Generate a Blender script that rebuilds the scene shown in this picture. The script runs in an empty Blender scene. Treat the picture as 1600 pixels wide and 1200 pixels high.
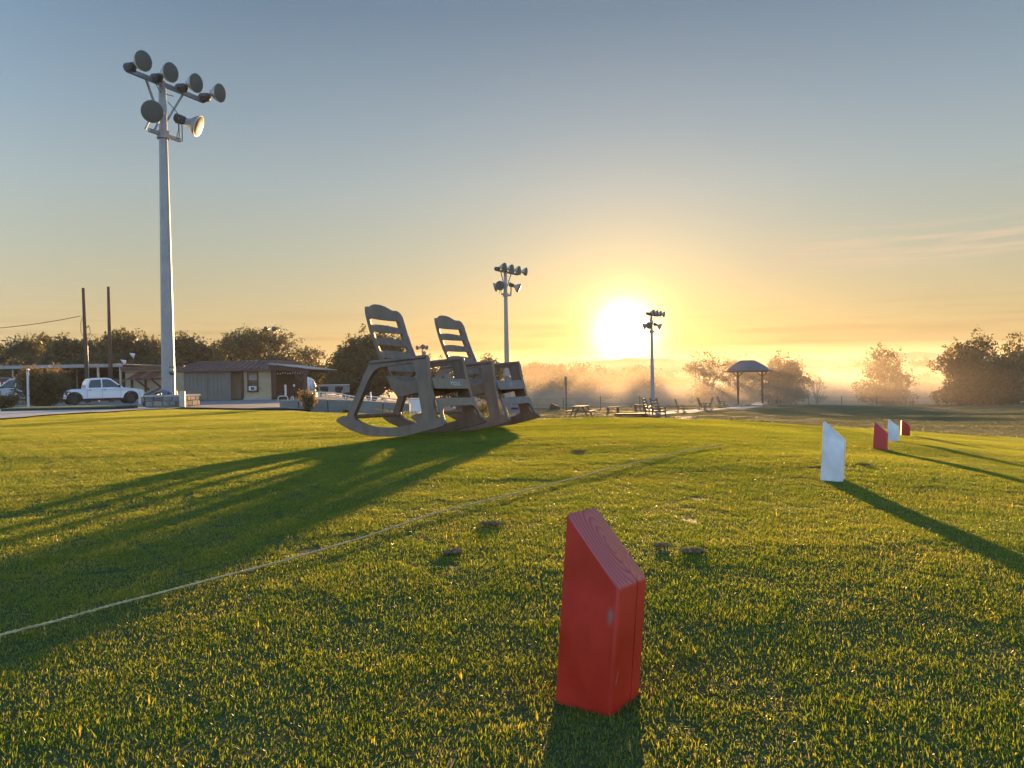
import bpy, bmesh, math, random
import numpy as np
from mathutils import Vector, Matrix
from mathutils.geometry import tessellate_polygon
R = math.radians
rng = np.random.default_rng(7)
random.seed(7)
scene = bpy.context.scene
COL = scene.collection

# ---------------------------------------------------------------- camera, sky, sun, exposure
CAM_H = .45
FPX = 1202.0
PITCH, ROLL = R(.48), R(1.0)
cf = Vector((0, math.cos(PITCH), -math.sin(PITCH)))
cr0 = Vector((1, 0, 0)); cu0 = cr0.cross(cf)
cr = cr0*math.cos(ROLL) - cu0*math.sin(ROLL)
cu = cu0*math.cos(ROLL) + cr0*math.sin(ROLL)
cam_d = bpy.data.cameras.new('camera')
cam = bpy.data.objects.new('camera', cam_d); COL.objects.link(cam)
m = Matrix((cr, cu, -cf)).transposed().to_4x4(); m.translation = (0, 0, CAM_H)
cam.matrix_world = m
cam_d.sensor_width = 36; cam_d.lens = FPX/1600*36
cam_d.clip_start = .02; cam_d.clip_end = 6000
scene.camera = cam

SUN_EL, SUN_AZ = R(3.15), R(8.45)          # azimuth clockwise from +Y
sdir = Vector((math.sin(SUN_AZ)*math.cos(SUN_EL), math.cos(SUN_AZ)*math.cos(SUN_EL), math.sin(SUN_EL)))
sun_d = bpy.data.lights.new('sun', 'SUN'); sun_d.energy = 2.45; sun_d.angle = R(1.0); sun_d.color = (1, .57, .22)
sun = bpy.data.objects.new('sun', sun_d); COL.objects.link(sun)
sun.rotation_euler = sdir.to_track_quat('Z', 'Y').to_euler()

world = bpy.data.worlds.new('World'); scene.world = world; world.use_nodes = True
def N(nt, t, **kw):
    n = nt.nodes.new(t)
    for k, v in kw.items():
        if k.startswith('i_'):
            n.inputs[k[2:]].default_value = v
        else: setattr(n, k, v)
    return n
def ramp(nt, stops, interp='LINEAR'):
    n = nt.nodes.new('ShaderNodeValToRGB'); cr_ = n.color_ramp; cr_.interpolation = interp
    while len(cr_.elements) > 1: cr_.elements.remove(cr_.elements[-1])
    first = True
    for p, c in stops:
        c = tuple(c) if len(c) == 4 else tuple(c)+(1,)
        if first: cr_.elements[0].position = p; cr_.elements[0].color = c; first = False
        else:
            e = cr_.elements.new(p); e.color = c
    return n
def mathn(nt, op, a, b=None, c=None):
    n = nt.nodes.new('ShaderNodeMath'); n.operation = op
    for i, v in enumerate((a, b, c)):
        if v is None: continue
        if isinstance(v, (int, float)): n.inputs[i].default_value = v
        else: nt.links.new(v, n.inputs[i])
    return n.outputs[0]
def mixc(nt, fac, a, b, blend='MIX'):
    n = nt.nodes.new('ShaderNodeMix'); n.data_type = 'RGBA'; n.blend_type = blend; n.clamp_factor = True
    for sock, v in ((n.inputs[0], fac), (n.inputs[6], a), (n.inputs[7], b)):
        if isinstance(v, (int, float)): sock.default_value = v
        elif isinstance(v, tuple): sock.default_value = v if len(v) == 4 else v+(1,)
        else: nt.links.new(v, sock)
    return n.outputs[2]

SKY = 1.0
def build_world():
    nt = world.node_tree; nt.nodes.clear(); L = nt.links
    out = N(nt, 'ShaderNodeOutputWorld'); bg = N(nt, 'ShaderNodeBackground', i_Strength=.10)
    L.new(bg.outputs[0], out.inputs[0])
    sky = N(nt, 'ShaderNodeTexSky', sky_type='NISHITA'); sky.sun_disc = False
    sky.sun_elevation = SUN_EL; sky.sun_rotation = SUN_AZ
    sky.air_density = 1.0; sky.dust_density = 1.2; sky.ozone_density = 2.0
    tc = N(nt, 'ShaderNodeTexCoord'); v = tc.outputs['Generated']
    sep = N(nt, 'ShaderNodeSeparateXYZ'); L.new(v, sep.inputs[0])
    z = mathn(nt, 'MAXIMUM', sep.outputs[2], 0.0)
    el = mathn(nt, 'MULTIPLY', mathn(nt, 'ARCSINE', mathn(nt, 'MINIMUM', z, 1.0)), 2/math.pi)   # 0..1 over 90 degrees
    # the moist morning air: gold at the horizon through pale straw to grey blue overhead
    g1 = ramp(nt, [(0, (0.896, 0.575, 0.221)), (0.045, (0.763, 0.603, 0.31)), (0.1, (0.587, 0.609, 0.475)), (0.15, (0.481, 0.575, 0.587)), (0.2, (0.354, 0.475, 0.564)), (0.28, (0.194, 0.304, 0.431)), (0.45, (0.155, 0.265, 0.398)), (1, (0.138, 0.249, 0.398))])
    g2 = ramp(nt, [(0, (1.71, 1.44, 1.12)), (0.045, (1.71, 1.62, 1.35)), (0.1, (1.39, 1.66, 1.66)), (0.15, (1.03, 1.44, 1.76)), (0.2, (0.719, 1.21, 1.76)), (0.28, (0.414, 0.881, 1.53)), (0.45, (0.405, 0.763, 1.35)), (1, (0.377, 0.719, 1.25))])
    L.new(el, g1.inputs[0]); L.new(el, g2.inputs[0])
    dot = N(nt, 'ShaderNodeVectorMath', operation='DOT_PRODUCT'); L.new(v, dot.inputs[0]); dot.inputs[1].default_value = sdir
    ang = mathn(nt, 'ARCCOSINE', mathn(nt, 'MINIMUM', dot.outputs['Value'], 1.0))
    # nearer the sun the air is greyer and warmer, away from it bluer
    away = N(nt, 'ShaderNodeMapRange', interpolation_type='SMOOTHSTEP'); away.inputs[1].default_value = R(30); away.inputs[2].default_value = R(105); L.new(ang, away.inputs[0])
    base = mixc(nt, .96, sky.outputs[0], mixc(nt, away.outputs[0], g1.outputs[0], g2.outputs[0]))
    # aureole round the sun
    def lobe(width, amp, col):
        e = mathn(nt, 'EXPONENT', mathn(nt, 'MULTIPLY', mathn(nt, 'POWER', mathn(nt, 'DIVIDE', ang, width), 1.35), -1.0))
        a = mathn(nt, 'MULTIPLY', e, amp)
        n = N(nt, 'ShaderNodeVectorMath', operation='SCALE'); n.inputs[0].default_value = col; L.new(a, n.inputs['Scale'])
        return n.outputs[0]
    def add(a, b):
        n = N(nt, 'ShaderNodeVectorMath', operation='ADD'); L.new(a, n.inputs[0]); L.new(b, n.inputs[1]); return n.outputs[0]
    c = add(base, lobe(R(1.25), 19, (1, .82, .42)))
    c = add(c, lobe(R(4.2), .9, (1, .50, .06)))
    c = add(c, lobe(R(15), .07, (1, .55, .12)))
    # thin bright wisps low in the east
    mp = N(nt, 'ShaderNodeMapping'); mp.inputs['Scale'].default_value = (6, 6, 90); mp.inputs['Location'].default_value = (4.3, 1.4, 2.2); L.new(v, mp.inputs[0])
    no = N(nt, 'ShaderNodeTexNoise', i_Scale=1.3, i_Detail=7.0, i_Roughness=.6); L.new(mp.outputs[0], no.inputs[0])
    band = ramp(nt, [(.072, (0, 0, 0)), (.084, (1, 1, 1)), (.098, (1, 1, 1)), (.112, (0, 0, 0))]); L.new(el, band.inputs[0])
    azr = N(nt, 'ShaderNodeMath', operation='ARCTAN2'); L.new(sep.outputs[0], azr.inputs[0]); L.new(sep.outputs[1], azr.inputs[1])
    azb = ramp(nt, [(.27, (0, 0, 0)), (.33, (1, 1, 1)), (.56, (1, 1, 1)), (.8, (0, 0, 0))]); L.new(azr.outputs[0], azb.inputs[0])
    w = mathn(nt, 'MULTIPLY', mathn(nt, 'MULTIPLY', band.outputs[0], azb.outputs[0]),
              mathn(nt, 'MULTIPLY', mathn(nt, 'MAXIMUM', mathn(nt, 'SUBTRACT', no.outputs[0], .44), 0), 4.0))
    c2 = mixc(nt, mathn(nt, 'MINIMUM', w, .65), c, (1.15, .86, .58))
    # thin streaks of low cloud along the horizon
    mp3 = N(nt, 'ShaderNodeMapping'); mp3.inputs['Scale'].default_value = (6, 6, 130); L.new(v, mp3.inputs[0])
    no3 = N(nt, 'ShaderNodeTexNoise', i_Scale=1.0, i_Detail=4.0, i_Roughness=.55); L.new(mp3.outputs[0], no3.inputs[0])
    low = ramp(nt, [(.012, (1, 1, 1)), (.040, (1, 1, 1)), (.062, (0, 0, 0))]); L.new(el, low.inputs[0])
    s3 = ramp(nt, [(.46, (0, 0, 0)), (.62, (1, 1, 1))]); L.new(no3.outputs[0], s3.inputs[0])
    c2 = mixc(nt, mathn(nt, 'MULTIPLY', mathn(nt, 'MULTIPLY', low.outputs[0], s3.outputs[0]), .36), c2, mixc(nt, 1.0, c2, (.70, .62, .62), 'MULTIPLY'))
    L.new(c2, bg.inputs[0])
build_world()

scene.view_settings.view_transform = 'Standard'; scene.view_settings.look = 'None'
scene.view_settings.exposure = 2.82; scene.view_settings.gamma = 1; scene.view_settings.use_curve_mapping = False
scene.render.engine = 'CYCLES'
cy = scene.cycles
cy.use_denoising = True
try: cy.denoiser = 'OPENIMAGEDENOISE'
except Exception: pass
cy.max_bounces = 8; cy.diffuse_bounces = 5; cy.glossy_bounces = 2; cy.transmission_bounces = 4; cy.volume_bounces = 1; cy.transparent_max_bounces = 12
cy.sample_clamp_indirect = 6
cy.use_adaptive_sampling = True; cy.adaptive_threshold = .015

# ---------------------------------------------------------------- helpers
def ray(px, py):
    return cf + cr*((px-800)/FPX) - cu*((py-600)/FPX)
def at(px, py, D):
    d = ray(px, py); return Vector((0, 0, CAM_H)) + d*(D/d.y)
def smooth(t): t = np.clip(t, 0, 1); return t*t*(3-2*t)

_wv = [(rng.uniform(0, 2*math.pi), L, A, rng.uniform(0, 6.28)) for L, A in
       ((2.6, .0045), (1.9, .0026), (1.1, .0012), (.8, .0008), (.55, .0005), (.42, .0004), (.3, .0003))]
def undul(x, y):
    z = 0
    for a, L, A, p in _wv: z = z + A*np.sin((x*math.cos(a)+y*math.sin(a))*2*math.pi/L + p)
    return z
def lawn_z(x, y):
    sp = .045*np.logaddexp(0, (x-1.6)/.5)
    return -.00057*y*np.abs(y)*(y > 0) - sp - .0 + undul(x, y)*smooth((np.hypot(x, y)-.4)/1.5)
AZ_B = [-3, -.9, -.667, -.558, -.445, -.36, -.25, -.1, .04, .21, .40, .51, .667, 1.0, 3]
Y_B = [10, 11.0, 12.2, 15.5, 20, 17, 13, 10.5, 9, 9.8, 11, 11.8, 12.6, 13, 8]
def edge_y(x, y):
    return np.interp(x/np.maximum(y, .5), AZ_B, Y_B)
YL = [0, 14, 22, 30, 44, 60, 120, 250, 600, 3000]; ZL = [0, -.14, -.24, -.46, -.83, -.95, -1.2, -2.0, -4, -6]
YR = [0, 10, 15, 20, 30, 45, 55, 64, 70, 78, 90, 110, 150, 250, 600, 3000]
ZR = [0, -.6, -.95, -1.15, -1.5, -2.02, -2.39, -2.60, -2.72, -2.80, -3.2, -4.0, -5.5, -7.2, -8, -8]
def ground_z(x, y):
    x = np.asarray(x, float); y = np.asarray(y, float)
    az = x/np.maximum(y, 1)
    t = smooth((az+.32)/.30)
    zr = np.interp(y, YR, ZR) - .45*smooth((az-.28)/.25)*smooth((y-20)/50)
    zf = np.interp(y, YL, ZL)*(1-t) + zr*t
    rough = .05*np.sin(x*.31+1.3)*np.sin(y*.23+.5) + .03*np.sin(x*.9+y*.7)
    zf = zf + rough*t*smooth((y-14)/12)
    yb = edge_y(x, y)
    k = smooth((y-yb)/(3.5+yb*.15))
    return lawn_z(x, y)*(1-k) + zf*k
def gz(x, y): return float(ground_z(x, y))
def hit(px, py, y0=.5, dz=0.0):
    d = ray(px, py); t = y0
    while t < 3000:
        x, y, z = d.x*t, d.y*t, CAM_H + d.z*t
        if z <= gz(x, y)+dz: return Vector((x, y, gz(x, y)+dz))
        t *= 1.004
    return Vector((x, y, z))

class MB:
    """collects shapes and links them as one mesh object"""
    def __init__(s): s.v = []; s.f = []
    def add(s, vs, fs):
        o = len(s.v); s.v += [tuple(map(float, p)) for p in vs]; s.f += [tuple(i+o for i in f) for f in fs]; return s
    def box(s, c, size, rz=0, rx=0, ry=0):
        h = [d/2 for d in size]; M = Matrix.Rotation(rz, 3, 'Z') @ Matrix.Rotation(ry, 3, 'Y') @ Matrix.Rotation(rx, 3, 'X')
        vs = [Vector(c) + M @ Vector((sx*h[0], sy*h[1], sz*h[2])) for sx in (-1, 1) for sy in (-1, 1) for sz in (-1, 1)]
        return s.add(vs, [(0, 1, 3, 2), (4, 6, 7, 5), (0, 4, 5, 1), (2, 3, 7, 6), (0, 2, 6, 4), (1, 5, 7, 3)])
    def bar(s, a, b, w, t=None, up=(0, 0, 1)):
        a, b = Vector(a), Vector(b); d = (b-a).normalized(); up = Vector(up)
        if abs(d.dot(up)) > .98: up = Vector((0, 1, 0))
        x = d.cross(up).normalized(); y = x.cross(d); t = t or w
        vs = [p + x*(sx*w/2) + y*(sy*t/2) for p in (a, b) for sx, sy in ((-1, -1), (1, -1), (1, 1), (-1, 1))]
        return s.add(vs, [(0, 1, 2, 3), (7, 6, 5, 4), (0, 4, 5, 1), (1, 5, 6, 2), (2, 6, 7, 3), (3, 7, 4, 0)])
    def tube(s, pts, rad, n=8, cap=True):
        pts = [Vector(p) for p in pts]; k = len(pts)
        rad = [rad]*k if isinstance(rad, (int, float)) else rad
        vs = []; x = None
        for i, p in enumerate(pts):
            d = (pts[min(i+1, k-1)] - pts[max(i-1, 0)]).normalized()
            if x is None:
                x = d.orthogonal().normalized()
            x = (x - d*x.dot(d)).normalized(); y = d.cross(x)
            vs += [p + (x*math.cos(2*math.pi*j/n) + y*math.sin(2*math.pi*j/n))*rad[i] for j in range(n)]
        fs = [(i*n+j, i*n+(j+1) % n, (i+1)*n+(j+1) % n, (i+1)*n+j) for i in range(k-1) for j in range(n)]
        if cap: fs += [tuple(range(n))[::-1], tuple(range((k-1)*n, k*n))]
        return s.add(vs, fs)
    def lathe(s, prof, M=None, n=20, cap0=True, cap1=True):
        """prof: (radius, height) along local z, M: 4x4"""
        M = M or Matrix.Identity(4); k = len(prof)
        vs = [M @ Vector((r*math.cos(2*math.pi*j/n), r*math.sin(2*math.pi*j/n), h)) for r, h in prof for j in range(n)]
        fs = [(i*n+j, i*n+(j+1) % n, (i+1)*n+(j+1) % n, (i+1)*n+j) for i in range(k-1) for j in range(n)]
        if cap0: fs.append(tuple(range(n))[::-1])
        if cap1: fs.append(tuple(range((k-1)*n, k*n)))
        return s.add(vs, fs)
    def poly(s, loops, thick, fn):
        """flat outline (first loop) with holes, thickness thick; fn(u, v, w) -> point, w in 0..thick"""
        flat = [p for lp in loops for p in lp]
        tri = tessellate_polygon([[Vector((p[0], p[1], 0)) for p in lp] for lp in loops])
        n = len(flat); vs = [fn(p[0], p[1], 0) for p in flat] + [fn(p[0], p[1], thick) for p in flat]
        fs = [tuple(t) for t in tri] + [tuple(i+n for i in t)[::-1] for t in tri]
        o = 0
        for lp in loops:
            k = len(lp); fs += [(o+i, o+(i+1) % k, n+o+(i+1) % k, n+o+i) for i in range(k)]; o += k
        return s.add(vs, fs)
    def patch(s, fn, nu, nv):
        """thick sheet: fn(a, b, side) with a, b in 0..1 and side 0/1"""
        vs = [fn(i/nu, j/nv, k) for k in (0, 1) for i in range(nu+1) for j in range(nv+1)]
        W = nv+1; S = (nu+1)*W; fs = []
        for i in range(nu):
            for j in range(nv):
                a = i*W+j; fs.append((a, a+1, a+W+1, a+W)); fs.append((S+a, S+a+W, S+a+W+1, S+a+1))
        for i in range(nu):
            for j in (0, nv): a = i*W+j; fs.append((a, a+W, S+a+W, S+a) if j == 0 else (a+W, a, S+a, S+a+W))
        for j in range(nv):
            for i in (0, nu): a = i*W+j; fs.append((a+1, a, S+a, S+a+1) if i == 0 else (a, a+1, S+a+1, S+a))
        return s.add(vs, fs)
    def build(s, name, mat=None, parent=None, smooth=False, bevel=0, seg=2, fix=True, loc=None):
        me = bpy.data.meshes.new(name); me.from_pydata(s.v, [], s.f)
        if fix:
            bm = bmesh.new(); bm.from_mesh(me); bmesh.ops.recalc_face_normals(bm, faces=bm.faces); bm.to_mesh(me); bm.free()
        o = bpy.data.objects.new(name, me); COL.objects.link(o)
        if mat: me.materials.append(mat)
        if parent: o.parent = parent
        if loc is not None: o.location = loc
        if smooth:
            me.polygons.foreach_set('use_smooth', [True]*len(me.polygons))
            if smooth == 'auto':
                me.set_sharp_from_angle(angle=R(35))
        if bevel:
            b = o.modifiers.new('bevel', 'BEVEL'); b.width = bevel; b.segments = seg; b.limit_method = 'ANGLE'; b.angle_limit = R(30); b.use_clamp_overlap = True
        return o
def tag(o, label=None, cat=None, group=None, kind=None):
    if label: o['label'] = label
    if cat: o['category'] = cat
    if group: o['group'] = group
    if kind: o['kind'] = kind
    return o
def empty(name, loc, rz=0, label=None, cat=None, group=None, rot=None):
    o = bpy.data.objects.new(name, None); COL.objects.link(o); o.location = loc
    o.rotation_euler = rot if rot else (0, 0, rz); o.empty_display_size = .2
    return tag(o, label, cat, group)
def copy_tree(o, parent=None, mats=None):
    c = o.copy(); COL.objects.link(c); c.parent = parent
    for ch in [x for x in bpy.data.objects if x.parent == o]: copy_tree(ch, c)
    return c

def mat(name, col, rough=.6, var=.15, scale=8.0, bump=.0, bscale=60.0, metal=0, spec=.5, trans=0, tcol=None, stretch=None, coat=0):
    m = bpy.data.materials.new(name); m.use_nodes = True; nt = m.node_tree; L = nt.links
    b = nt.nodes['Principled BSDF']; b.inputs['Roughness'].default_value = rough; b.inputs['Metallic'].default_value = metal
    b.inputs['Specular IOR Level'].default_value = spec; b.inputs['Coat Weight'].default_value = coat
    tc = N(nt, 'ShaderNodeTexCoord'); src = tc.outputs['Object']
    if stretch:
        mp = N(nt, 'ShaderNodeMapping'); mp.inputs['Scale'].default_value = stretch; L.new(src, mp.inputs[0]); src = mp.outputs[0]
    no = N(nt, 'ShaderNodeTexNoise', i_Scale=scale, i_Detail=5.0, i_Roughness=.6); L.new(src, no.inputs[0])
    lo = tuple(max(0, c*(1-var)) for c in col); hi = tuple(min(1, c*(1+var)) for c in col)
    rp = ramp(nt, [(.3, lo), (.7, hi)]); L.new(no.outputs[0], rp.inputs[0]); L.new(rp.outputs[0], b.inputs['Base Color'])
    if bump:
        n2 = N(nt, 'ShaderNodeTexNoise', i_Scale=bscale, i_Detail=4.0); L.new(src, n2.inputs[0])
        bp = N(nt, 'ShaderNodeBump', i_Strength=bump, i_Distance=.01); L.new(n2.outputs[0], bp.inputs['Height']); L.new(bp.outputs[0], b.inputs['Normal'])
    if trans:
        t = N(nt, 'ShaderNodeBsdfTranslucent'); t.inputs[0].default_value = (tcol or col)+(1,)
        mx = N(nt, 'ShaderNodeMixShader', i_Fac=trans); L.new(b.outputs[0], mx.inputs[1]); L.new(t.outputs[0], mx.inputs[2])
        L.new(mx.outputs[0], nt.nodes['Material Output'].inputs[0])
    return m
M = {}
M['resin'] = mat('weathered_resin', (.165, .118, .088), .42, .25, 14, .25, 180, stretch=(1, 1, .4))
M['resin_front'] = mat('weathered_resin_pale', (.20, .155, .11), .5, .2, 20, .2, 150)
M['galv'] = mat('galvanised_steel', (.27, .285, .31), .42, .12, 3, .05, 40, metal=.35)
M['dark_metal'] = mat('dark_metal', (.05, .05, .052), .5, .2, 10)
M['lamp_shell'] = mat('spun_aluminium', (.34, .36, .37), .35, .08, 5, metal=.6)
M['wood_pole'] = mat('creosoted_pole', (.075, .05, .038), .8, .35, 2, .4, 30, stretch=(6, 6, .5))
M['stucco'] = mat('beige_stucco', (.47, .38, .25), .85, .12, 1.2, .3, 30)
M['roof'] = mat('rusty_metal_roof', (.11, .055, .045), .6, .3, .8, .1, 20)
M['maroon'] = mat('maroon_metal', (.15, .04, .03), .5, .2, 2)
M['brownwood'] = mat('brown_timber', (.07, .032, .02), .7, .25, 3)
M['greydoor'] = mat('grey_metal_panel', (.17, .165, .145), .55, .08, 1)
M['concrete'] = mat('concrete', (.36, .35, .33), .85, .15, 1.5, .25, 25)
M['asphalt'] = mat('worn_asphalt', (.16, .16, .165), .85, .2, .6, .4, 40)
M['white'] = mat('white_paint', (.75, .75, .76), .4, .05, 4)
M['carwhite'] = mat('white_car_paint', (.74, .77, .82), .22, .02, 2, coat=.6)
M['carsilver'] = mat('pale_car_paint', (.45, .48, .52), .25, .03, 2, coat=.6)
M['glass'] = mat('dark_glass', (.02, .025, .03), .08, .1, 2, spec=.8)
M['tyre'] = mat('rubber', (.018, .018, .018), .8, .2, 10)
M['rim'] = mat('wheel_rim', (.045, .045, .05), .5, .1, 5, metal=.5)
M['black'] = mat('black_plastic', (.02, .02, .02), .6, .2, 5)
M['bark'] = mat('bark', (.045, .035, .026), .9, .3, 6, .5, 20)
M['leaf'] = mat('leaf_dark', (.042, .052, .020), .55, .5, .9, trans=.32, tcol=(.16, .15, .03))
M['leaf_brown'] = mat('leaf_dry', (.085, .080, .032), .6, .4, 1.5, trans=.35, tcol=(.24, .17, .05))
M['twine'] = mat('straw_twine', (.62, .52, .28), .75, .25, 40, .4, 300, trans=.2)
M['blue'] = mat('blue_cloth', (.06, .12, .32), .7, .2, 8)

# ---------------------------------------------------------------- ground sheet
def ground():
    rr = np.concatenate([[0.02], np.geomspace(.25, 3000, 330)]); th = np.linspace(0, 2*math.pi, 400, endpoint=False)
    # finer in the forward half
    th = np.sort(np.concatenate([np.linspace(-math.pi/2-.0, 3*math.pi/2, 160, endpoint=False), np.linspace(R(45), R(135), 420, endpoint=False)]))
    th = np.unique(np.round(th, 6))
    Rg, T = np.meshgrid(rr, th, indexing='ij'); X = Rg*np.cos(T); Y = Rg*np.sin(T); Z = ground_z(X, Y)
    nr, nt_ = X.shape; co = np.stack([X, Y, Z], -1).reshape(-1, 3)
    i = np.arange(nr-1)[:, None]; j = np.arange(nt_)[None, :]; j2 = (j+1) % nt_
    f = np.stack([i*nt_+j+0*j2, (i+1)*nt_+j+0*j2, (i+1)*nt_+j2, i*nt_+j2], -1).reshape(-1, 4)
    me = bpy.data.meshes.new('ground'); me.from_pydata(co.tolist(), [], f.tolist()); me.polygons.foreach_set('use_smooth', [True]*len(me.polygons))
    lawn = smooth((edge_y(X, Y)+.1-Y)/.35).reshape(-1)
    at_ = me.attributes.new('lawn', 'FLOAT', 'POINT'); at_.data.foreach_set('value', lawn.astype(np.float32))
    o = bpy.data.objects.new('ground', me); COL.objects.link(o); tag(o, kind='structure')
    m = bpy.data.materials.new('soil_and_turf'); m.use_nodes = True; nt = m.node_tree; L = nt.links; b = nt.nodes['Principled BSDF']
    b.inputs['Roughness'].default_value = .9; b.inputs['Specular IOR Level'].default_value = .2
    tc = N(nt, 'ShaderNodeTexCoord')
    n1 = N(nt, 'ShaderNodeTexNoise', i_Scale=90.0, i_Detail=4.0); L.new(tc.outputs['Object'], n1.inputs[0])
    turf = ramp(nt, [(.35, (.03, .045, .012)), (.6, (.055, .075, .02)), (.75, (.10, .095, .04))]); L.new(n1.outputs[0], turf.inputs[0])
    mp = N(nt, 'ShaderNodeMapping'); mp.inputs['Scale'].default_value = (.35, 1, 1); L.new(tc.outputs['Object'], mp.inputs[0])
    n2 = N(nt, 'ShaderNodeTexNoise', i_Scale=.22, i_Detail=8.0, i_Roughness=.65); L.new(mp.outputs[0], n2.inputs[0])
    n3 = N(nt, 'ShaderNodeTexNoise', i_Scale=2.2, i_Detail=6.0, i_Roughness=.7); L.new(mp.outputs[0], n3.inputs[0])
    fld = ramp(nt, [(.32, (.05, .075, .036)), (.48, (.085, .11, .050)), (.60, (.14, .13, .07)), (.74, (.22, .17, .11))])
    L.new(mathn(nt, 'MULTIPLY_ADD', n3.outputs[0], .5, mathn(nt, 'MULTIPLY', n2.outputs[0], .5)), fld.inputs[0])
    at2 = N(nt, 'ShaderNodeAttribute', attribute_name='lawn')
    c = mixc(nt, at2.outputs['Fac'], fld.outputs[0], turf.outputs[0]); L.new(c, b.inputs['Base Color'])
    bp = N(nt, 'ShaderNodeBump', i_Strength=.8, i_Distance=.12); L.new(n3.outputs[0], bp.inputs['Height']); L.new(bp.outputs[0], b.inputs['Normal'])
    me.materials.append(m)
ground()

# ---------------------------------------------------------------- grass
def grass_mat(name, stops, tcol, tw=.5, dry=.0):
    m = bpy.data.materials.new(name); m.use_nodes = True; nt = m.node_tree; L = nt.links; b = nt.nodes['Principled BSDF']
    at_ = N(nt, 'ShaderNodeAttribute', attribute_name='tint')
    geo = N(nt, 'ShaderNodeNewGeometry')
    no = N(nt, 'ShaderNodeTexNoise', i_Scale=1.6, i_Detail=4.0); L.new(geo.outputs['Position'], no.inputs[0])
    no2 = N(nt, 'ShaderNodeTexNoise', i_Scale=9.0, i_Detail=3.0); L.new(geo.outputs['Position'], no2.inputs[0])
    f = mathn(nt, 'ADD', at_.outputs['Fac'], mathn(nt, 'MULTIPLY', mathn(nt, 'SUBTRACT', no.outputs[0], .5), .7))
    f = mathn(nt, 'ADD', f, mathn(nt, 'MULTIPLY', mathn(nt, 'SUBTRACT', no2.outputs[0], .5), .35))
    rp = ramp(nt, stops); L.new(f, rp.inputs[0]); L.new(rp.outputs[0], b.inputs['Base Color'])
    b.inputs['Roughness'].default_value = .42; b.inputs['Specular IOR Level'].default_value = .45
    t = N(nt, 'ShaderNodeBsdfTranslucent')
    tc = mixc(nt, 1.0, rp.outputs[0], tcol+(1,), 'MULTIPLY')
    g = N(nt, 'ShaderNodeVectorMath', operation='SCALE'); g.inputs['Scale'].default_value = 1.0; L.new(tc, g.inputs[0]); L.new(g.outputs[0], t.inputs[0])
    mx = N(nt, 'ShaderNodeMixShader', i_Fac=tw); L.new(b.outputs[0], mx.inputs[1]); L.new(t.outputs[0], mx.inputs[2])
    L.new(mx.outputs[0], nt.nodes['Material Output'].inputs[0])
    return m
def blades(n, size, h0, h1, w0, w1, lean, rs, tall=.012, dry=.12):
    """n blades of three triangles over a square patch; returns verts, faces, tint"""
    px = rs.uniform(-size/2, size/2, n); py = rs.uniform(-size/2, size/2, n)
    # blades gather in tufts
    k = n//14; cx = rs.uniform(-size/2, size/2, k); cy_ = rs.uniform(-size/2, size/2, k); idx = rs.integers(0, k, n); mask = rs.random(n) < .32
    px = np.where(mask, cx[idx]+rs.normal(0, size*.018, n), px); py = np.where(mask, cy_[idx]+rs.normal(0, size*.018, n), py)
    h = rs.uniform(h0, h1, n)*(.75+.35*rs.random(n)); w = rs.uniform(w0, w1, n)
    t_ = rs.random(n) < tall; h = np.where(t_, h*1.75, h); w = np.where(t_, w*1.6, w)
    yaw = rs.uniform(0, 2*np.pi, n); ln = np.abs(rs.normal(0, lean, n)); la = rs.uniform(0, 2*np.pi, n)
    d = np.stack([np.cos(yaw), np.sin(yaw), 0*yaw], -1)
    l1 = np.stack([np.cos(la)*np.sin(ln*.6), np.sin(la)*np.sin(ln*.6), np.cos(ln*.6)], -1)
    l2 = np.stack([np.cos(la)*np.sin(ln*1.5), np.sin(la)*np.sin(ln*1.5), np.cos(ln*1.5)], -1)
    b0 = np.stack([px, py, 0*px-.003], -1); mid = b0 + l1*(h*.55)[:, None]; tip = mid + l2*(h*.45)[:, None]
    W = (w/2)[:, None]
    V = np.stack([b0-d*W*.7, b0+d*W*.7, mid+d*W, mid-d*W, tip], 1)
    F4 = np.arange(n)[:, None]*5 + np.array([0, 1, 2, 3]); F3 = np.arange(n)[:, None]*5 + np.array([3, 2, 4])
    tint = np.clip(rs.normal(.42, .13, n), 0, 1); tint = np.where(rs.random(n) < dry, rs.uniform(.72, 1, n), tint)
    tint = np.where(t_, np.clip(tint+.15, 0, 1), tint)
    return V.reshape(-1, 3), F4, F3, np.repeat(tint, 5)
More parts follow.
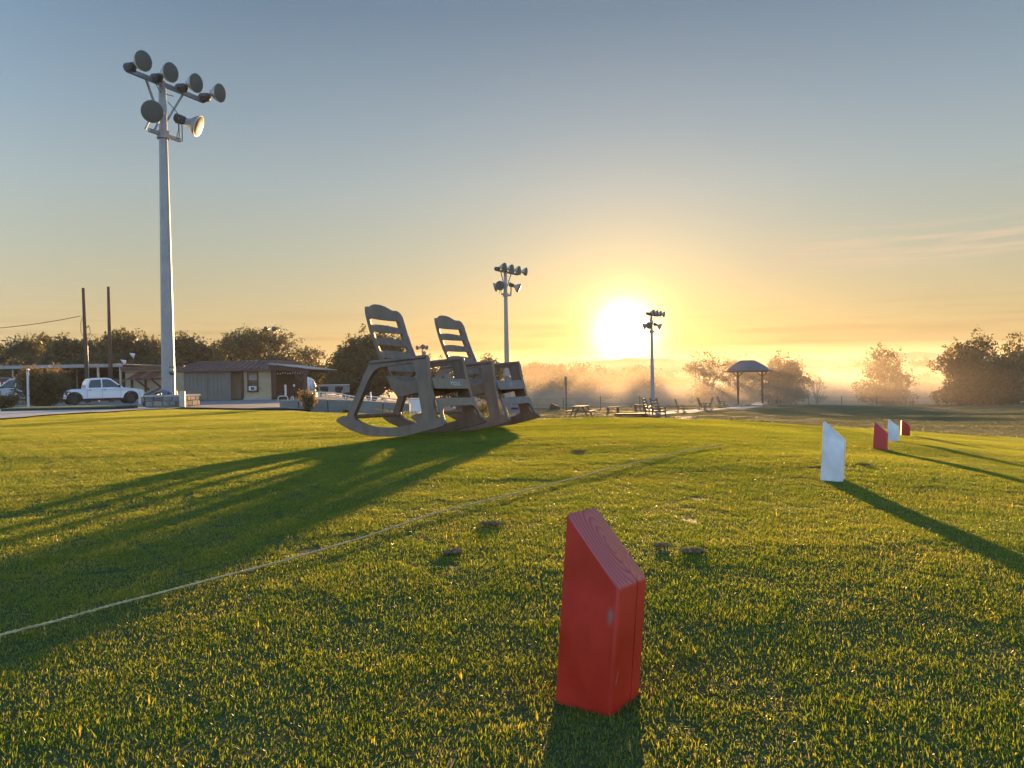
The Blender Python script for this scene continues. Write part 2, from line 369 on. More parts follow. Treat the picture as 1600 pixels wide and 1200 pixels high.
def scatter_group():
    """geometry nodes: blades of the variants (attribute variant) copied onto the loose points"""
    ng = bpy.data.node_groups.new('scatter_turf', 'GeometryNodeTree')
    ng.interface.new_socket('Geometry', in_out='INPUT', socket_type='NodeSocketGeometry')
    ng.interface.new_socket('Geometry', in_out='OUTPUT', socket_type='NodeSocketGeometry')
    L = ng.links; gi = ng.nodes.new('NodeGroupInput'); go = ng.nodes.new('NodeGroupOutput')
    def attr(nm, ty):
        n = ng.nodes.new('GeometryNodeInputNamedAttribute'); n.data_type = ty; n.inputs[0].default_value = nm; return n.outputs[0]
    def cmp(v, k):
        n = ng.nodes.new('FunctionNodeCompare'); n.data_type = 'INT'; n.operation = 'EQUAL'
        ia = [s for s in n.inputs if s.name == 'A' and s.type == 'INT'][0]; ib = [s for s in n.inputs if s.name == 'B' and s.type == 'INT'][0]
        L.new(v, ia); ib.default_value = k; return n.outputs[0]
    var = attr('variant', 'INT'); join = ng.nodes.new('GeometryNodeJoinGeometry')
    for k in range(4):
        s = ng.nodes.new('GeometryNodeSeparateGeometry'); s.domain = 'POINT'; L.new(gi.outputs[0], s.inputs[0]); L.new(cmp(var, k), s.inputs[1])
        g2i = ng.nodes.new('GeometryNodeGeometryToInstance'); L.new(s.outputs[0], g2i.inputs[0]); L.new(g2i.outputs[0], join.inputs[0])
    s = ng.nodes.new('GeometryNodeSeparateGeometry'); s.domain = 'POINT'; L.new(gi.outputs[0], s.inputs[0]); L.new(cmp(var, -1), s.inputs[1])
    m2p = ng.nodes.new('GeometryNodeMeshToPoints'); L.new(s.outputs[0], m2p.inputs[0])
    iop = ng.nodes.new('GeometryNodeInstanceOnPoints'); L.new(m2p.outputs[0], iop.inputs['Points']); L.new(join.outputs[0], iop.inputs['Instance'])
    iop.inputs['Pick Instance'].default_value = True; L.new(attr('pick', 'INT'), iop.inputs['Instance Index'])
    L.new(attr('rot', 'FLOAT_VECTOR'), iop.inputs['Rotation']); L.new(attr('scl', 'FLOAT_VECTOR'), iop.inputs['Scale'])
    L.new(iop.outputs[0], go.inputs[0])
    return ng
NG = scatter_group()
def scatter(name, pts, yaw, nrm, scl, variants, material):
    V = []; F = []; tint = []; var = []; o = 0
    for k, (v, f4, f3, t) in enumerate(variants):
        V.append(v); F += (f4+o).tolist() + (f3+o).tolist(); tint.append(t); var.append(np.full(len(v), k)); o += len(v)
    V.append(pts); tint.append(np.zeros(len(pts))); var.append(np.full(len(pts), -1))
    V = np.concatenate(V)
    me = bpy.data.meshes.new(name); me.from_pydata(V.tolist(), [], F)
    a = me.attributes.new('tint', 'FLOAT', 'POINT'); a.data.foreach_set('value', np.concatenate(tint).astype(np.float32))
    a = me.attributes.new('variant', 'INT', 'POINT'); a.data.foreach_set('value', np.concatenate(var).astype(np.int32))
    pk = np.zeros(len(V), np.int32); pk[o:] = rng.integers(0, 4, len(pts))
    a = me.attributes.new('pick', 'INT', 'POINT'); a.data.foreach_set('value', pk)
    rot = np.zeros((len(V), 3), np.float32)
    # tilt to the surface: small angles about x and y, any yaw
    for i in range(len(pts)):
        q = Vector(nrm[i]).to_track_quat('Z', 'Y').to_matrix() @ Matrix.Rotation(yaw[i], 3, 'Z')
        rot[o+i] = q.to_euler()
    a = me.attributes.new('rot', 'FLOAT_VECTOR', 'POINT'); a.data.foreach_set('vector', rot.ravel())
    sc = np.ones((len(V), 3), np.float32); sc[o:] = scl
    a = me.attributes.new('scl', 'FLOAT_VECTOR', 'POINT'); a.data.foreach_set('vector', sc.ravel())
    me.materials.append(material)
    ob = bpy.data.objects.new(name, me); COL.objects.link(ob); md = ob.modifiers.new('scatter', 'NODES'); md.node_group = NG
    return ob
def field_points(y0, y1, step, half, cond, seed, far_edge=None):
    rs = np.random.default_rng(seed); ys = np.arange(y0, y1, step); P = []
    for y in ys:
        xm = max(half(y), 1.0); xs = np.arange(-xm, xm, step); P.append(np.stack([xs, np.full_like(xs, y)], -1))
    P = np.concatenate(P) + rs.uniform(-step*.18, step*.18, (sum(len(p) for p in P), 2))
    x, y = P[:, 0], P[:, 1]; P = P[cond(x, y)]; x, y = P[:, 0], P[:, 1]
    z = ground_z(x, y); e = .08
    nx = -(ground_z(x+e, y)-ground_z(x-e, y))/(2*e); ny = -(ground_z(x, y+e)-ground_z(x, y-e))/(2*e)
    n = np.stack([nx, ny, np.ones_like(nx)], -1); yaw = rs.uniform(0, 2*np.pi, len(x))
    return np.stack([x, y, z], -1), yaw, n, rs
def lawn_grass():
    rs = np.random.default_rng(3)
    vs = [blades(6200, .25, .005, .0128, .0009, .0016, .9, rs, tall=.004, dry=.06) for _ in range(4)]
    P, yaw, n, rs = field_points(.3, 20.5, .205, lambda y: y*.74+1.3, lambda x, y: y < edge_y(x, y)+.05, 5)
    s = np.stack([np.full(len(P), 1.0), np.full(len(P), 1.0), rs.uniform(.8, 1.15, len(P))], -1)
    gm = grass_mat('lawn_blades', [(.0, (.07, .145, .024)), (.35, (.115, .20, .032)), (.6, (.17, .235, .045)), (.8, (.27, .28, .08)), (1, (.36, .33, .15))], (2.0, 1.52, .55), .57)
    o = scatter('lawn_grass', P, yaw, n, s, vs, gm)
    tag(o, 'short dewy lawn grass lit gold from behind', 'grass', kind='stuff'); return o
lawn_grass()
def rough_grass():
    rs = np.random.default_rng(4)
    vs = [blades(1900, 1.1, .015, .042, .003, .006, .8, rs, tall=.0, dry=.25) for _ in range(4)]
    P, yaw, n, rs = field_points(9, 85, .95, lambda y: y*.74+3, lambda x, y: (y > edge_y(x, y)+.6) & (x/np.maximum(y, 1) > -.13), 6)
    far = P[:, 1] > 35; keep = ~far | (rs.random(len(P)) < .75)
    P, yaw, n = P[keep], yaw[keep], n[keep]
    s = np.stack([np.ones(len(P)), np.ones(len(P)), rs.uniform(.5, 1.2, len(P))], -1)
    gm = grass_mat('rough_blades', [(.0, (.04, .08, .034)), (.4, (.08, .115, .05)), (.65, (.15, .15, .08)), (1, (.26, .21, .13))], (1.3, 1.2, .8), .35)
    o = scatter('rough_grass', P, yaw, n, s, vs, gm)
    tag(o, 'rough unmown grass on the slope below the lawn edge', 'grass', kind='stuff')
rough_grass()

# ---------------------------------------------------------------- parking lot, concrete path, tee mats
def draped(name, ptsL, ptsR, dz, material, n=40, m=6, kind='structure'):
    """sheet between two polylines of (x, y), laid on the ground"""
    def resample(p, n):
        p = np.array(p, float); s = np.concatenate([[0], np.cumsum(np.hypot(*np.diff(p, axis=0).T))]); t = np.linspace(0, s[-1], n)
        return np.stack([np.interp(t, s, p[:, 0]), np.interp(t, s, p[:, 1])], -1)
    A, B = resample(ptsL, n), resample(ptsR, n); V = []; F = []
    for i in range(n):
        for j in range(m):
            p = A[i]*(1-j/(m-1)) + B[i]*(j/(m-1)); V.append((p[0], p[1], gz(*p)+dz))
    for i in range(n-1):
        for j in range(m-1): a = i*m+j; F.append((a, a+1, a+m+1, a+m))
    b = MB(); b.add(V, F); o = b.build(name, material, smooth=True); tag(o, kind=kind); return o
draped('parking_lot', [(-62, 28), (-30, 28), (-13.5, 26.5), (-8.9, 21.2), (-6.2, 17.6), (-4.4, 16.5), (-2.8, 17)], [(-62, 78), (-40, 78), (-30, 78), (-20, 78), (-12, 78), (-8, 78), (-5.5, 78)], .035, M['asphalt'], 110, 60)
def pxy(px, y): p = at(px, 600, y); return (p.x, y)
draped('path', [(-12.5, 11.6), (-8.2, 12.35), (-8.8, 15.75), (-9.0, 20.4)], [(-24, 22), (-17, 24), (-13.5, 25), (-10.4, 26)], .03, M['concrete'], 60, 30)

def green_mat(c, rz, sx, sy, label):
    z = gz(*c)
    e = empty('putting_mat', (c[0], c[1], z+.02), rz, label, 'mat')
    b = MB(); b.box((0, 0, .03), (sx, sy, .06)); b.build('mat_base', M['black'], e, bevel=.006)
    b = MB(); b.box((0, 0, .075), (sx-.03, sy-.03, .026)); b.build('turf_top', M['turfmat'], e, bevel=.004)
M['turfmat'] = mat('green_turf_mat', (.11, .15, .05), .9, .15, 30, .5, 400)
c = at(112, 638, 20.5); green_mat((c.x, c.y), R(3), 2.9, 1.3, 'long green turf mat with black edge lying on the concrete path near the big shrub')

# ---------------------------------------------------------------- buildings on the left
M['porch_shade'] = mat('porch_wall_shade', (.05, .03, .02), .8, .3, 3)  # dark tone carrying the shade of the porch side wall
M['roofpale'] = mat('pale_blind', (.30, .26, .22), .8)
def building():
    D = 59.; gzb = gz(-20, 60)
    def X(px): return at(px, 600, D).x
    def Z(px, py): return at(px, py, D).z
    e = empty('clubhouse', (X(370), D, gzb), 0, 'low beige clubhouse with rusty roof, grey metal front panel and open porch', 'building')
    O = Vector(e.location)
    def L(x, y, z): return (x-O.x, y-O.y, z-O.z)
    def bxp(b, px0, px1, py0, py1, y0, y1):
        x0, x1 = X(px0), X(px1); z1, z0 = Z((px0+px1)/2, py0), Z((px0+px1)/2, py1)
        b.box(L((x0+x1)/2, (y0+y1)/2, (z0+z1)/2), (x1-x0, y1-y0, z1-z0)); return b
    # rear mass and the beige wall at the right
    b = MB(); bxp(b, 381, 425.5, 574, 624.5, D, D+9); b.build('wall', M['stucco'], e)
    b = MB(); bxp(b, 284, 381, 574, 624.5, D+1.2, D+9); b.build('wall', M['stucco'], e)
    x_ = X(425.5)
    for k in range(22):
        b = MB(); b.box(L(x_+.02, D+.25+k*.40, (Z(425, 575)+Z(425, 624))/2), (.035, .385, Z(425, 575)-Z(425, 624))); b.build('wall_shade_board', M['porch_shade'], e)  # dark boards added over the beige side wall to paint its shade
    b = MB(); bxp(b, 380, 427, 621.5, 627, D-.12, D+.0); b.build('plinth', M['concrete'], e)
    # grey front panel: two leaves with standing ribs
    for a, c in ((287.5, 324), (324.6, 361)):
        b = MB(); bxp(b, a, c, 577.5, 625, D-.05, D+.05)
        x = X(a)+.15
        while x < X(c)-.1:
            b.box(L(x, D-.07, (Z(320, 577.5)+Z(320, 625))/2), (.03, .02, 2.25)); x += .30
        b.build('metal_panel', M['greydoor'], e)
    b = MB(); bxp(b, 377.6, 380.6, 577, 625, D-.2, D-.02); b.build('downspout', M['brownwood'], e)
    b = MB(); bxp(b, 424.6, 427, 577, 625, D-.12, D-.01); b.build('downspout', M['brownwood'], e)
    b = MB(); bxp(b, 360, 379, 576, 579, D-.3, D+1.1); b.build('fascia', M['brownwood'], e)
    # roof: low hip with standing seams and a dark eave
    z0, z1 = Z(360, 577), Z(360, 563)
    b = MB(); xa, xb = X(286)-.5, X(430)+.1; y0, y1 = D-.5, D+9.6
    vs = [L(xa, y0, z0), L(xb, y0, z0), L(xb, y1, z0), L(xa, y1, z0), L(xa+1.0, y0+2.2, z1), L(xb-.25, y0+2.2, z1), L(xb-.25, y1-2.2, z1), L(xa+1.0, y1-2.2, z1),
          L(xa, y0, z0-.16), L(xb, y0, z0-.16), L(xb, y1, z0-.16), L(xa, y1, z0-.16)]
    b.add(vs, [(0, 1, 5, 4), (1, 2, 6, 5), (2, 3, 7, 6), (3, 0, 4, 7), (4, 5, 6, 7), (0, 8, 9, 1), (1, 9, 10, 2), (2, 10, 11, 3), (3, 11, 8, 0), (8, 11, 10, 9)])
    rf = b.build('roof', M['roof'], e)
    for k in range(16):
        t = (k+.5)/16; x = xa+.15+(xb-xa-.3)*t; x2 = xa+1.02+(xb-xa-1.3)*t
        s = MB(); s.bar(L(x, y0-.01, z0+.02), L(x2, y0+2.2, z1+.02), .05, .05); s.build('roof_seam', M['roof'], rf)
    # window with frame, two sashes and an air conditioner
    w = MB(); bxp(w, 388.3, 402.6, 582.5, 611, D-.045, D-.01); wo = w.build('window', M['glass'], e)
    for a in ((387, 388.6, 581.5, 612), (402.2, 403.8, 581.5, 612), (387, 403.8, 581, 582.8), (387, 403.8, 611, 612.6), (388, 403, 596.2, 597.4)):
        f = MB(); bxp(f, *a, D-.10, D-.012); f.build('frame', M['brownwood'], wo)
    f = MB(); bxp(f, 389, 402, 586, 594, D-.05, D-.046); f.build('curtain', M['roofpale'], wo)
    a = MB(); bxp(a, 391.5, 402, 603.4, 610.2, D-.45, D-.02); ac = a.build('air_conditioner', M['white'], e, bevel=.02)
    a = MB(); bxp(a, 394.8, 400.5, 604.6, 609, D-.47, D-.452); a.build('grille', M['dark_metal'], ac)
    a = MB(); p = L(X(406.5), D-.06, Z(406, 606)); a.lathe([(.07, -.05), (.07, .05)], Matrix.Translation(p) @ Matrix.Rotation(R(90), 4, 'X'), 12); a.build('meter', M['galv'], e)
    # porch
    zt0, zt1, ztr0, ztr1 = Z(429, 568), Z(429, 575), Z(495, 576), Z(495, 579)
    b = MB(); xa, xb = X(429), X(495)
    b.add([L(xa, D-1.5, zt0), L(xb, D-1.5, ztr0), L(xb, D+7, ztr0), L(xa, D+7, zt0), L(xa, D-1.5, zt0-.07), L(xb, D-1.5, ztr0-.07), L(xb, D+7, ztr0-.07), L(xa, D+7, zt0-.07)],
          [(0, 1, 2, 3), (7, 6, 5, 4), (0, 4, 5, 1), (1, 5, 6, 2), (2, 6, 7, 3), (3, 7, 4, 0)]); b.build('porch_roof', M['galv'], e)
    b = MB(); b.bar(L(xa, D-1.3, zt0-.28), L(xb-.3, D-1.3, ztr0-.22), .1, .26); b.build('beam', M['brownwood'], e)
    b = MB(); b.bar(L(xa, D+5, zt0-.28), L(xb-.3, D+5, ztr0-.22), .1, .26); b.build('beam', M['brownwood'], e)
    for px, y in ((429.5, D-1.3), (477.5, D-1.3), (432, D+5), (452, D+5), (478, D+5)):
        x = at(px, 600, y).x; zb = gz(x, y)
        b = MB(); b.box(L(x, y, (zb+zt1)/2), (.2, .2, zt1-zb-.25)); b.build('post', M['brownwood'], e)
    for s_ in (-1, 1):
        b = MB(); x = X(477.5); b.bar(L(x, D-1.3, zt1-.95), L(x+s_*.55, D-1.3, zt1-.42), .1, .12); b.build('brace', M['brownwood'], e)
    return e
building()

def annex():
    D = 63.; gzb = gz(-27, 63)
    def X(px): return at(px, 600, D).x
    def Z(py): return at(240, py, D).z
    e = empty('annex_building', (X(240), D, gzb), 0, 'beige annex building with two maroon awnings behind the white pickup', 'building'); O = Vector(e.location)
    def bxp(name, m_, px0, px1, py0, py1, y0, y1, par=e):
        b = MB(); x0, x1 = X(px0), X(px1); z1, z0 = Z(py0), Z(py1)
        b.box(((x0+x1)/2-O.x, (y0+y1)/2-O.y, (z0+z1)/2-O.z), (x1-x0, y1-y0, z1-z0)); return b.build(name, m_, par)
    bxp('wall', M['stucco'], 196, 288, 578, 626, D, D+7)
    bxp('roof', M['roof'], 193, 292, 572.5, 578, D-.5, D+7.4)
    bxp('fascia', M['stucco'], 194, 290, 578.2, 580.2, D-.3, D-.06)
    bxp('door', M['brownwood'], 204.5, 208.5, 589, 614, D-.05, D-.012)
    bxp('door', M['brownwood'], 226, 229.5, 588, 612, D-.05, D-.012)
    bxp('sill', M['concrete'], 200, 288, 625.2, 627, D-.4, D-.02)
    for a, c in ((211, 231), (234, 254)):
        x0, x1 = X(a), X(c); z0, z1 = Z(592), Z(578.5)
        b = MB(); y0, y1 = D-1.5, D-.02
        P = [(x0, y0, z0), (x1-.25, y0, z0), (x1-.0, y1, z1), (x0+.5, y1, z1)]
        for p0, p1 in ((0, .22), (.26, .48), (.52, .74), (.78, 1)):
            q = lambda s_, t: Vector(P[0])*(1-s_)*(1-t)+Vector(P[1])*s_*(1-t)+Vector(P[2])*s_*t+Vector(P[3])*(1-s_)*t
            vs = [q(p0, 0), q(p1, 0), q(p1, 1), q(p0, 1)]; vs = [v-O for v in vs]; vs += [v-Vector((0, 0, .05)) for v in vs]
            b.add(vs, [(0, 1, 2, 3), (7, 6, 5, 4), (0, 4, 5, 1), (1, 5, 6, 2), (2, 6, 7, 3), (3, 7, 4, 0)])
        b.bar(Vector(P[1])-O, Vector((P[1][0]+.35, y1, z0-.9))-O, .1); b.bar(Vector(P[1])-O, Vector((P[1][0]+.5, y1, z0))-O, .12)
        b.build('awning', M['maroon'], e)
annex()

def carport(label, D, pxa, pxb, pyt, th, posts, depth, mposts, ytilt=0):
    xa, xb = at(pxa, 600, D).x, at(pxb, 600, D).x; zt = at((pxa+pxb)/2, pyt, D).z; zg = gz((xa+xb)/2, D)
    e = empty('carport', ((xa+xb)/2, D, zg), 0, label, 'carport', 'open metal carports at the lot'); O = Vector(e.location)
    b = MB(); b.box((0, depth/2, zt-zg-.04), (xb-xa, depth, .06))
    x = xa
    while x < xb: b.box((x-O.x, depth/2, zt-zg+.01), (.06, depth, .04)); x += .6
    b.build('roof', M['galv'], e)
    b = MB(); b.box((0, .02, zt-zg-.04-th/2), (xb-xa, .10, th)); b.build('beam', M['dark_metal'] if th > .25 else M['galv'], e)
    b = MB(); b.box((0, depth-.1, zt-zg-.04-th/2), (xb-xa, .10, th)); b.build('beam', M['dark_metal'], e)
    for px, yy, w in posts:
        x = at(px, 600, D+yy).x; g = gz(x, D+yy); b = MB(); b.box((x-O.x, yy+.08, (g+zt)/2-O.z-.1), (w, w, zt-g-.1)); b.build('post', mposts, e)
M['postpale'] = mat('pale_steel_post', (.5, .40, .30), .4, .15, 6)
carport('long flat grey carport roof behind the two bare poles', 62.5, -60, 192, 570.5, .22, [(-30, 0, .16), (153, 0, .14), (188, 0, .14), (120, 8, .12), (20, 8, .12)], 9., M['postpale'])
carport('low grey canopy standing under and behind the long carport roof at the far left', 60., -40, 44, 590.5, .3, [(2, 0, .12), (40, 0, .12), (2, 5, .12)], 5., M['dark_metal'])
carport('low canopy with pale edge seen right behind the white pickup cab', 73.5, 88, 192, 586.5, .18, [(108, 0, .3), (153, 0, .16), (176, 0, .28), (95, 0, .12)], 6., M['dark_metal'])
def box_thing(name, label, cat, px0, px1, py0, py1, D, depth, m_, bevel=.02, parts=None):
    x0, x1 = at(px0, 600, D).x, at(px1, 600, D).x; z1, z0 = at((px0+px1)/2, py0, D).z, at((px0+px1)/2, py1, D).z
    e = empty(name, ((x0+x1)/2, D+depth/2, z0), 0, label, cat)
    w, h = x1-x0, z1-z0; b = MB(); b.box((0, 0, h/2), (w, depth, h)); b.build('body', m_, e, bevel=bevel)
    if parts: parts(e, w, depth, h)
    return e
def shed_parts(e, w, d, h):
    b = MB(); b.add([(-w/2-.1, -d/2-.1, h), (w/2+.1, -d/2-.1, h), (w/2+.1, d/2+.1, h), (-w/2-.1, d/2+.1, h), (-w/2-.1, 0, h+.35), (w/2+.1, 0, h+.35)],
                    [(0, 1, 5, 4), (2, 3, 4, 5), (0, 4, 3), (1, 2, 5), (0, 3, 2, 1)]); b.build('roof', M['galv'], e)
    b = MB(); b.box((-w*.2, -d/2-.01, h*.45), (.8, .04, h*.8)); b.build('door', M['greydoor'], e)
box_thing('storage_shed', 'pale grey storage shed under the canopy behind the pickup cab', 'shed', 96, 152, 592, 612, 75., 3., mat('shed_wall', (.34, .30, .29), .8), parts=shed_parts)
def trim_parts(e, w, d, h):
    b = MB(); b.box((0, -d/2-.02, h*.86), (w*1.01, .06, h*.2)); b.build('awning', mat('green_awning', (.14, .24, .10), .6), e)
    b = MB(); b.box((w*.1, -d/2-.01, h*.35), (w*.5, .04, h*.55)); b.build('window', M['glass'], e)
box_thing('kiosk', 'small dark kiosk with a green awning between pickup and beige annex', 'kiosk', 176, 197, 591, 617, 66., 2.5, mat('kiosk_wall', (.07, .05, .045), .8), parts=trim_parts)

# roof flood heads over the annex (two pale dishes on short masts)
def dish(px, py, D, label, zbase):
    p = at(px, py, D); e = empty('roof_floodlight', (p.x+.25, p.y, zbase), 0, label, 'floodlight', 'pale floodlights above the annex roof')
    h = p.z-zbase
    b = MB(); b.tube([(0, 0, 0), (0, 0, h-.1)], .035, 6); b.build('mast', M['dark_metal'], e)
    Mx = Matrix.Translation((-.1, 0, h)) @ Vector((-.75, -.45, -.55)).to_track_quat('Z', 'Y').to_matrix().to_4x4()
    b = MB(); b.lathe([(.06, -.3), (.12, -.2), (.30, 0), (.27, .01), (.1, -.15)], Mx, 16); b.build('reflector', M['white'], e, smooth=True)
for px, py, D in ((189, 566.5, 64), (203, 556, 66)):
    dish(px, py, D, 'pale tilted floodlight head, %s of the two above the annex roof' % ('lower' if px < 195 else 'upper'), at(px, 575, D).z)

# ---------------------------------------------------------------- utility poles and the wire
def utility_pole(pxb, pyt, D, lean, label, hook):
    x = at(pxb, 600, D).x; g = gz(x, D); zt = at(pxb, pyt, D).z; h = zt-g
    e = empty('utility_pole', (x, D, g), 0, label, 'pole', 'bare wooden utility poles at the lot'); e.rotation_euler = (0, lean, 0)
    b = MB(); b.tube([(0, 0, -.2), (0, 0, h*.5), (.02, 0, h)], [.17, .14, .105], 12); b.build('pole', M['wood_pole'], e, smooth='auto')
    if hook:
        b = MB(); b.tube([(.12, 0, h*.655), (.32, 0, h*.675), (.34, 0, h*.66)], .035, 6); b.build('bracket', M['dark_metal'], e)
        b = MB(); b.tube([(.33, 0, h*.665), (.40, 0, h*.62), (.30, 0, h*.58), (.16, 0, h*.60)], .018, 5); b.build('cable_loop', M['black'], e)
        b = MB(); b.tube([(-.05, 0, h*.77), (-.28, 0, h*.70), (-.30, 0, h*.62), (-.12, 0, h*.58)], .02, 5); b.build('cable_loop', M['black'], e)
        b = MB(); b.tube([(.15, -.02, h*.05), (.14, 0, h*.5)], .03, 6); b.build('conduit', M['galv'], e)
    return e
utility_pole(137, 450, 57., -R(1.3), 'dark bare utility pole carrying the sagging wire, left of the two bare poles', True)
utility_pole(173.5, 448, 60.5, -R(.4), 'slimmer bare utility pole without wire, right of the two bare poles', False)
a = at(127, 493.5, 57); bq = at(-60, 516, 54)
pts = []
for i in range(17):
    t = i/16; p = a.lerp(bq, t); p.z -= .55*4*t*(1-t)*.35; pts.append(p)
b = MB(); b.tube(pts, .022, 6); tag(b.build('overhead_wire', M['black'], smooth=True), 'thin dark overhead wire sagging from the left bare pole out of the photo', 'wire')

# ---------------------------------------------------------------- floodlight poles
M['lens'] = bpy.data.materials.new('flood_lens'); M['lens'].use_nodes = True
_b = M['lens'].node_tree.nodes['Principled BSDF']; _b.inputs['Base Color'].default_value = (.11, .125, .12, 1); _b.inputs['Roughness'].default_value = .5; _b.inputs['Metallic'].default_value = .0
_b.inputs['Specular IOR Level'].default_value = .04; _b.inputs['Coat Weight'].default_value = .0; _b.inputs['Coat Roughness'].default_value = .25
def flood_head(par, p, aim, s=1.0, yoke=None, box_off=(0, 0, 0)):
    """reflector bell, lens, ballast housing, yoke; p is the bell's centre"""
    aim = Vector(aim).normalized(); q = aim.to_track_quat('Z', 'Y').to_matrix().to_4x4(); Mx = Matrix.Translation(p) @ q
    b = MB(); b.lathe([(a_*s, b_*s) for a_, b_ in ((.055, -.34), (.10, -.33), (.115, -.27), (.13, -.22), (.22, -.13), (.285, -.03), (.305, .03), (.312, .045), (.295, .048))], Mx, 28, True, False)
    h = b.build('reflector', M['lamp_shell'], par, smooth='auto')
    b = MB(); b.lathe([(a_*s, b_*s) for a_, b_ in ((.001, .075), (.15, .068), (.26, .05), (.296, .035), (.296, .03))], Mx, 28, False, True); b.build('lens', M['lens'], h, smooth='auto')
    b = MB(); c = Vector(p) - aim*.52 + Vector(box_off)
    b.lathe([(.10, -.17), (.125, -.15), (.125, .12), (.07, .18)], Matrix.Translation(c) @ q, 10); b.box(c+Vector((0, 0, -.02)), (.24, .2, .2))
    b.build('ballast_housing', M['dark_metal'], h, bevel=.01)
    if yoke:
        b = MB()
        for s_ in (-1, 1):
            side = aim.cross(Vector((0, 0, 1))).normalized()*.13*s_
            b.bar(Vector(yoke)+side, c+side, .03, .05)
        b.build('yoke', M['galv'], h)
    return h
def flood_pole(label, x, y, topz, barlen, rz, lower, group, base=True):
    g = gz(x, y) if not base else gz(x, y); H_ = topz-g
    e = empty('floodlight_pole', (x, y, g), rz, label, 'light pole', group)
    z0 = .35 if base else 0
    b = MB(); b.lathe([(.19, z0), (.165, H_*.35), (.13, H_*.7), (.10, H_)], None, 14); b.build('pole', M['galv'], e, smooth='auto')
    b = MB(); b.lathe([(.30, z0-.02), (.30, z0+.03)], None, 8); pl = b.build('base_plate', M['galv'], e)
    for k in range(6):
        a_ = k*math.pi/3+.3; b = MB(); b.lathe([(.025, z0+.03), (.025, z0+.10), (.014, z0+.10), (.014, z0+.16)], Matrix.Translation((.25*math.cos(a_), .25*math.sin(a_), 0)), 6); b.build('bolt', M['dark_metal'], pl)
    for zz in (.30, .62):
        r0 = np.interp(zz, [0, .35, .7, 1], [.19, .165, .13, .10]); b = MB(); b.lathe([(r0+.001, H_*zz-.03), (r0+.006, H_*zz-.028), (r0+.006, H_*zz+.0), (r0-.001, H_*zz+.004)], None, 14, False, False); b.build('joint_band', M['galv'], e)
    # top cross bar runs along local y
    b = MB(); zb = H_-.08; yo = .20; b.bar((0, yo-barlen/2, zb), (0, yo+barlen/2, zb), .10, .12); b.build('cross_bar', M['galv'], e)
    for s_ in (-1, 1):
        b = MB(); b.bar((0, s_*barlen*.24+.1, zb-.05), (0, s_*.06, zb-1.15), .05, .05); b.build('brace', M['galv'], e)
    for k in range(4):
        yy = yo - barlen/2 + .02 + barlen*k/3*.985
        flood_head(e, Vector((.60+.02*k, yy-.02, zb+.13)), (1, -.06+.06*k, -.12), box_off=(0, 0, -.12), s=.9)
    z2 = H_-1.56
    b = MB(); b.bar((0, -.50, z2), (0, .62, z2), .08, .10); b.build('cross_bar', M['galv'], e)
    b = MB(); b.lathe([(.18, z2-.12), (.18, z2+.10)], None, 12); b.build('clamp', M['galv'], e)
    for p, aim, yk in lower: flood_head(e, Vector(p)+Vector((0, 0, z2)), aim, yoke=Vector(yk)+Vector((0, 0, z2)))
    b = MB(); b.tube([(.05, .15, z2+1.0), (.12, .42, z2+.75), (.10, .48, z2+.3), (.04, .45, z2+.05)], .012, 5); b.tube([(.05, -.3, zb-.06), (.05, -.1, zb-.3), (.05, .35, zb-.25)], .012, 5); b.build('cable', M['black'], e)
    return e
D1 = 22.6; p = at(263.5, 612, D1); t = at(257, 127, D1)
bar_dir = R(0)  # local y of the bar points away and right
near_pole = flood_pole('tallest floodlight pole standing on a stone block, one lamp of its lower arm shining gold', p.x, p.y, t.z, 2.75, -R(24.5),
    [((.50, -.78, .36), (.52, -.82, -.30), (.0, -.46, .02)), ((.72, .60, .33), (.80, .44, -.36), (.0, .64, .02))], 'floodlight poles round the range')
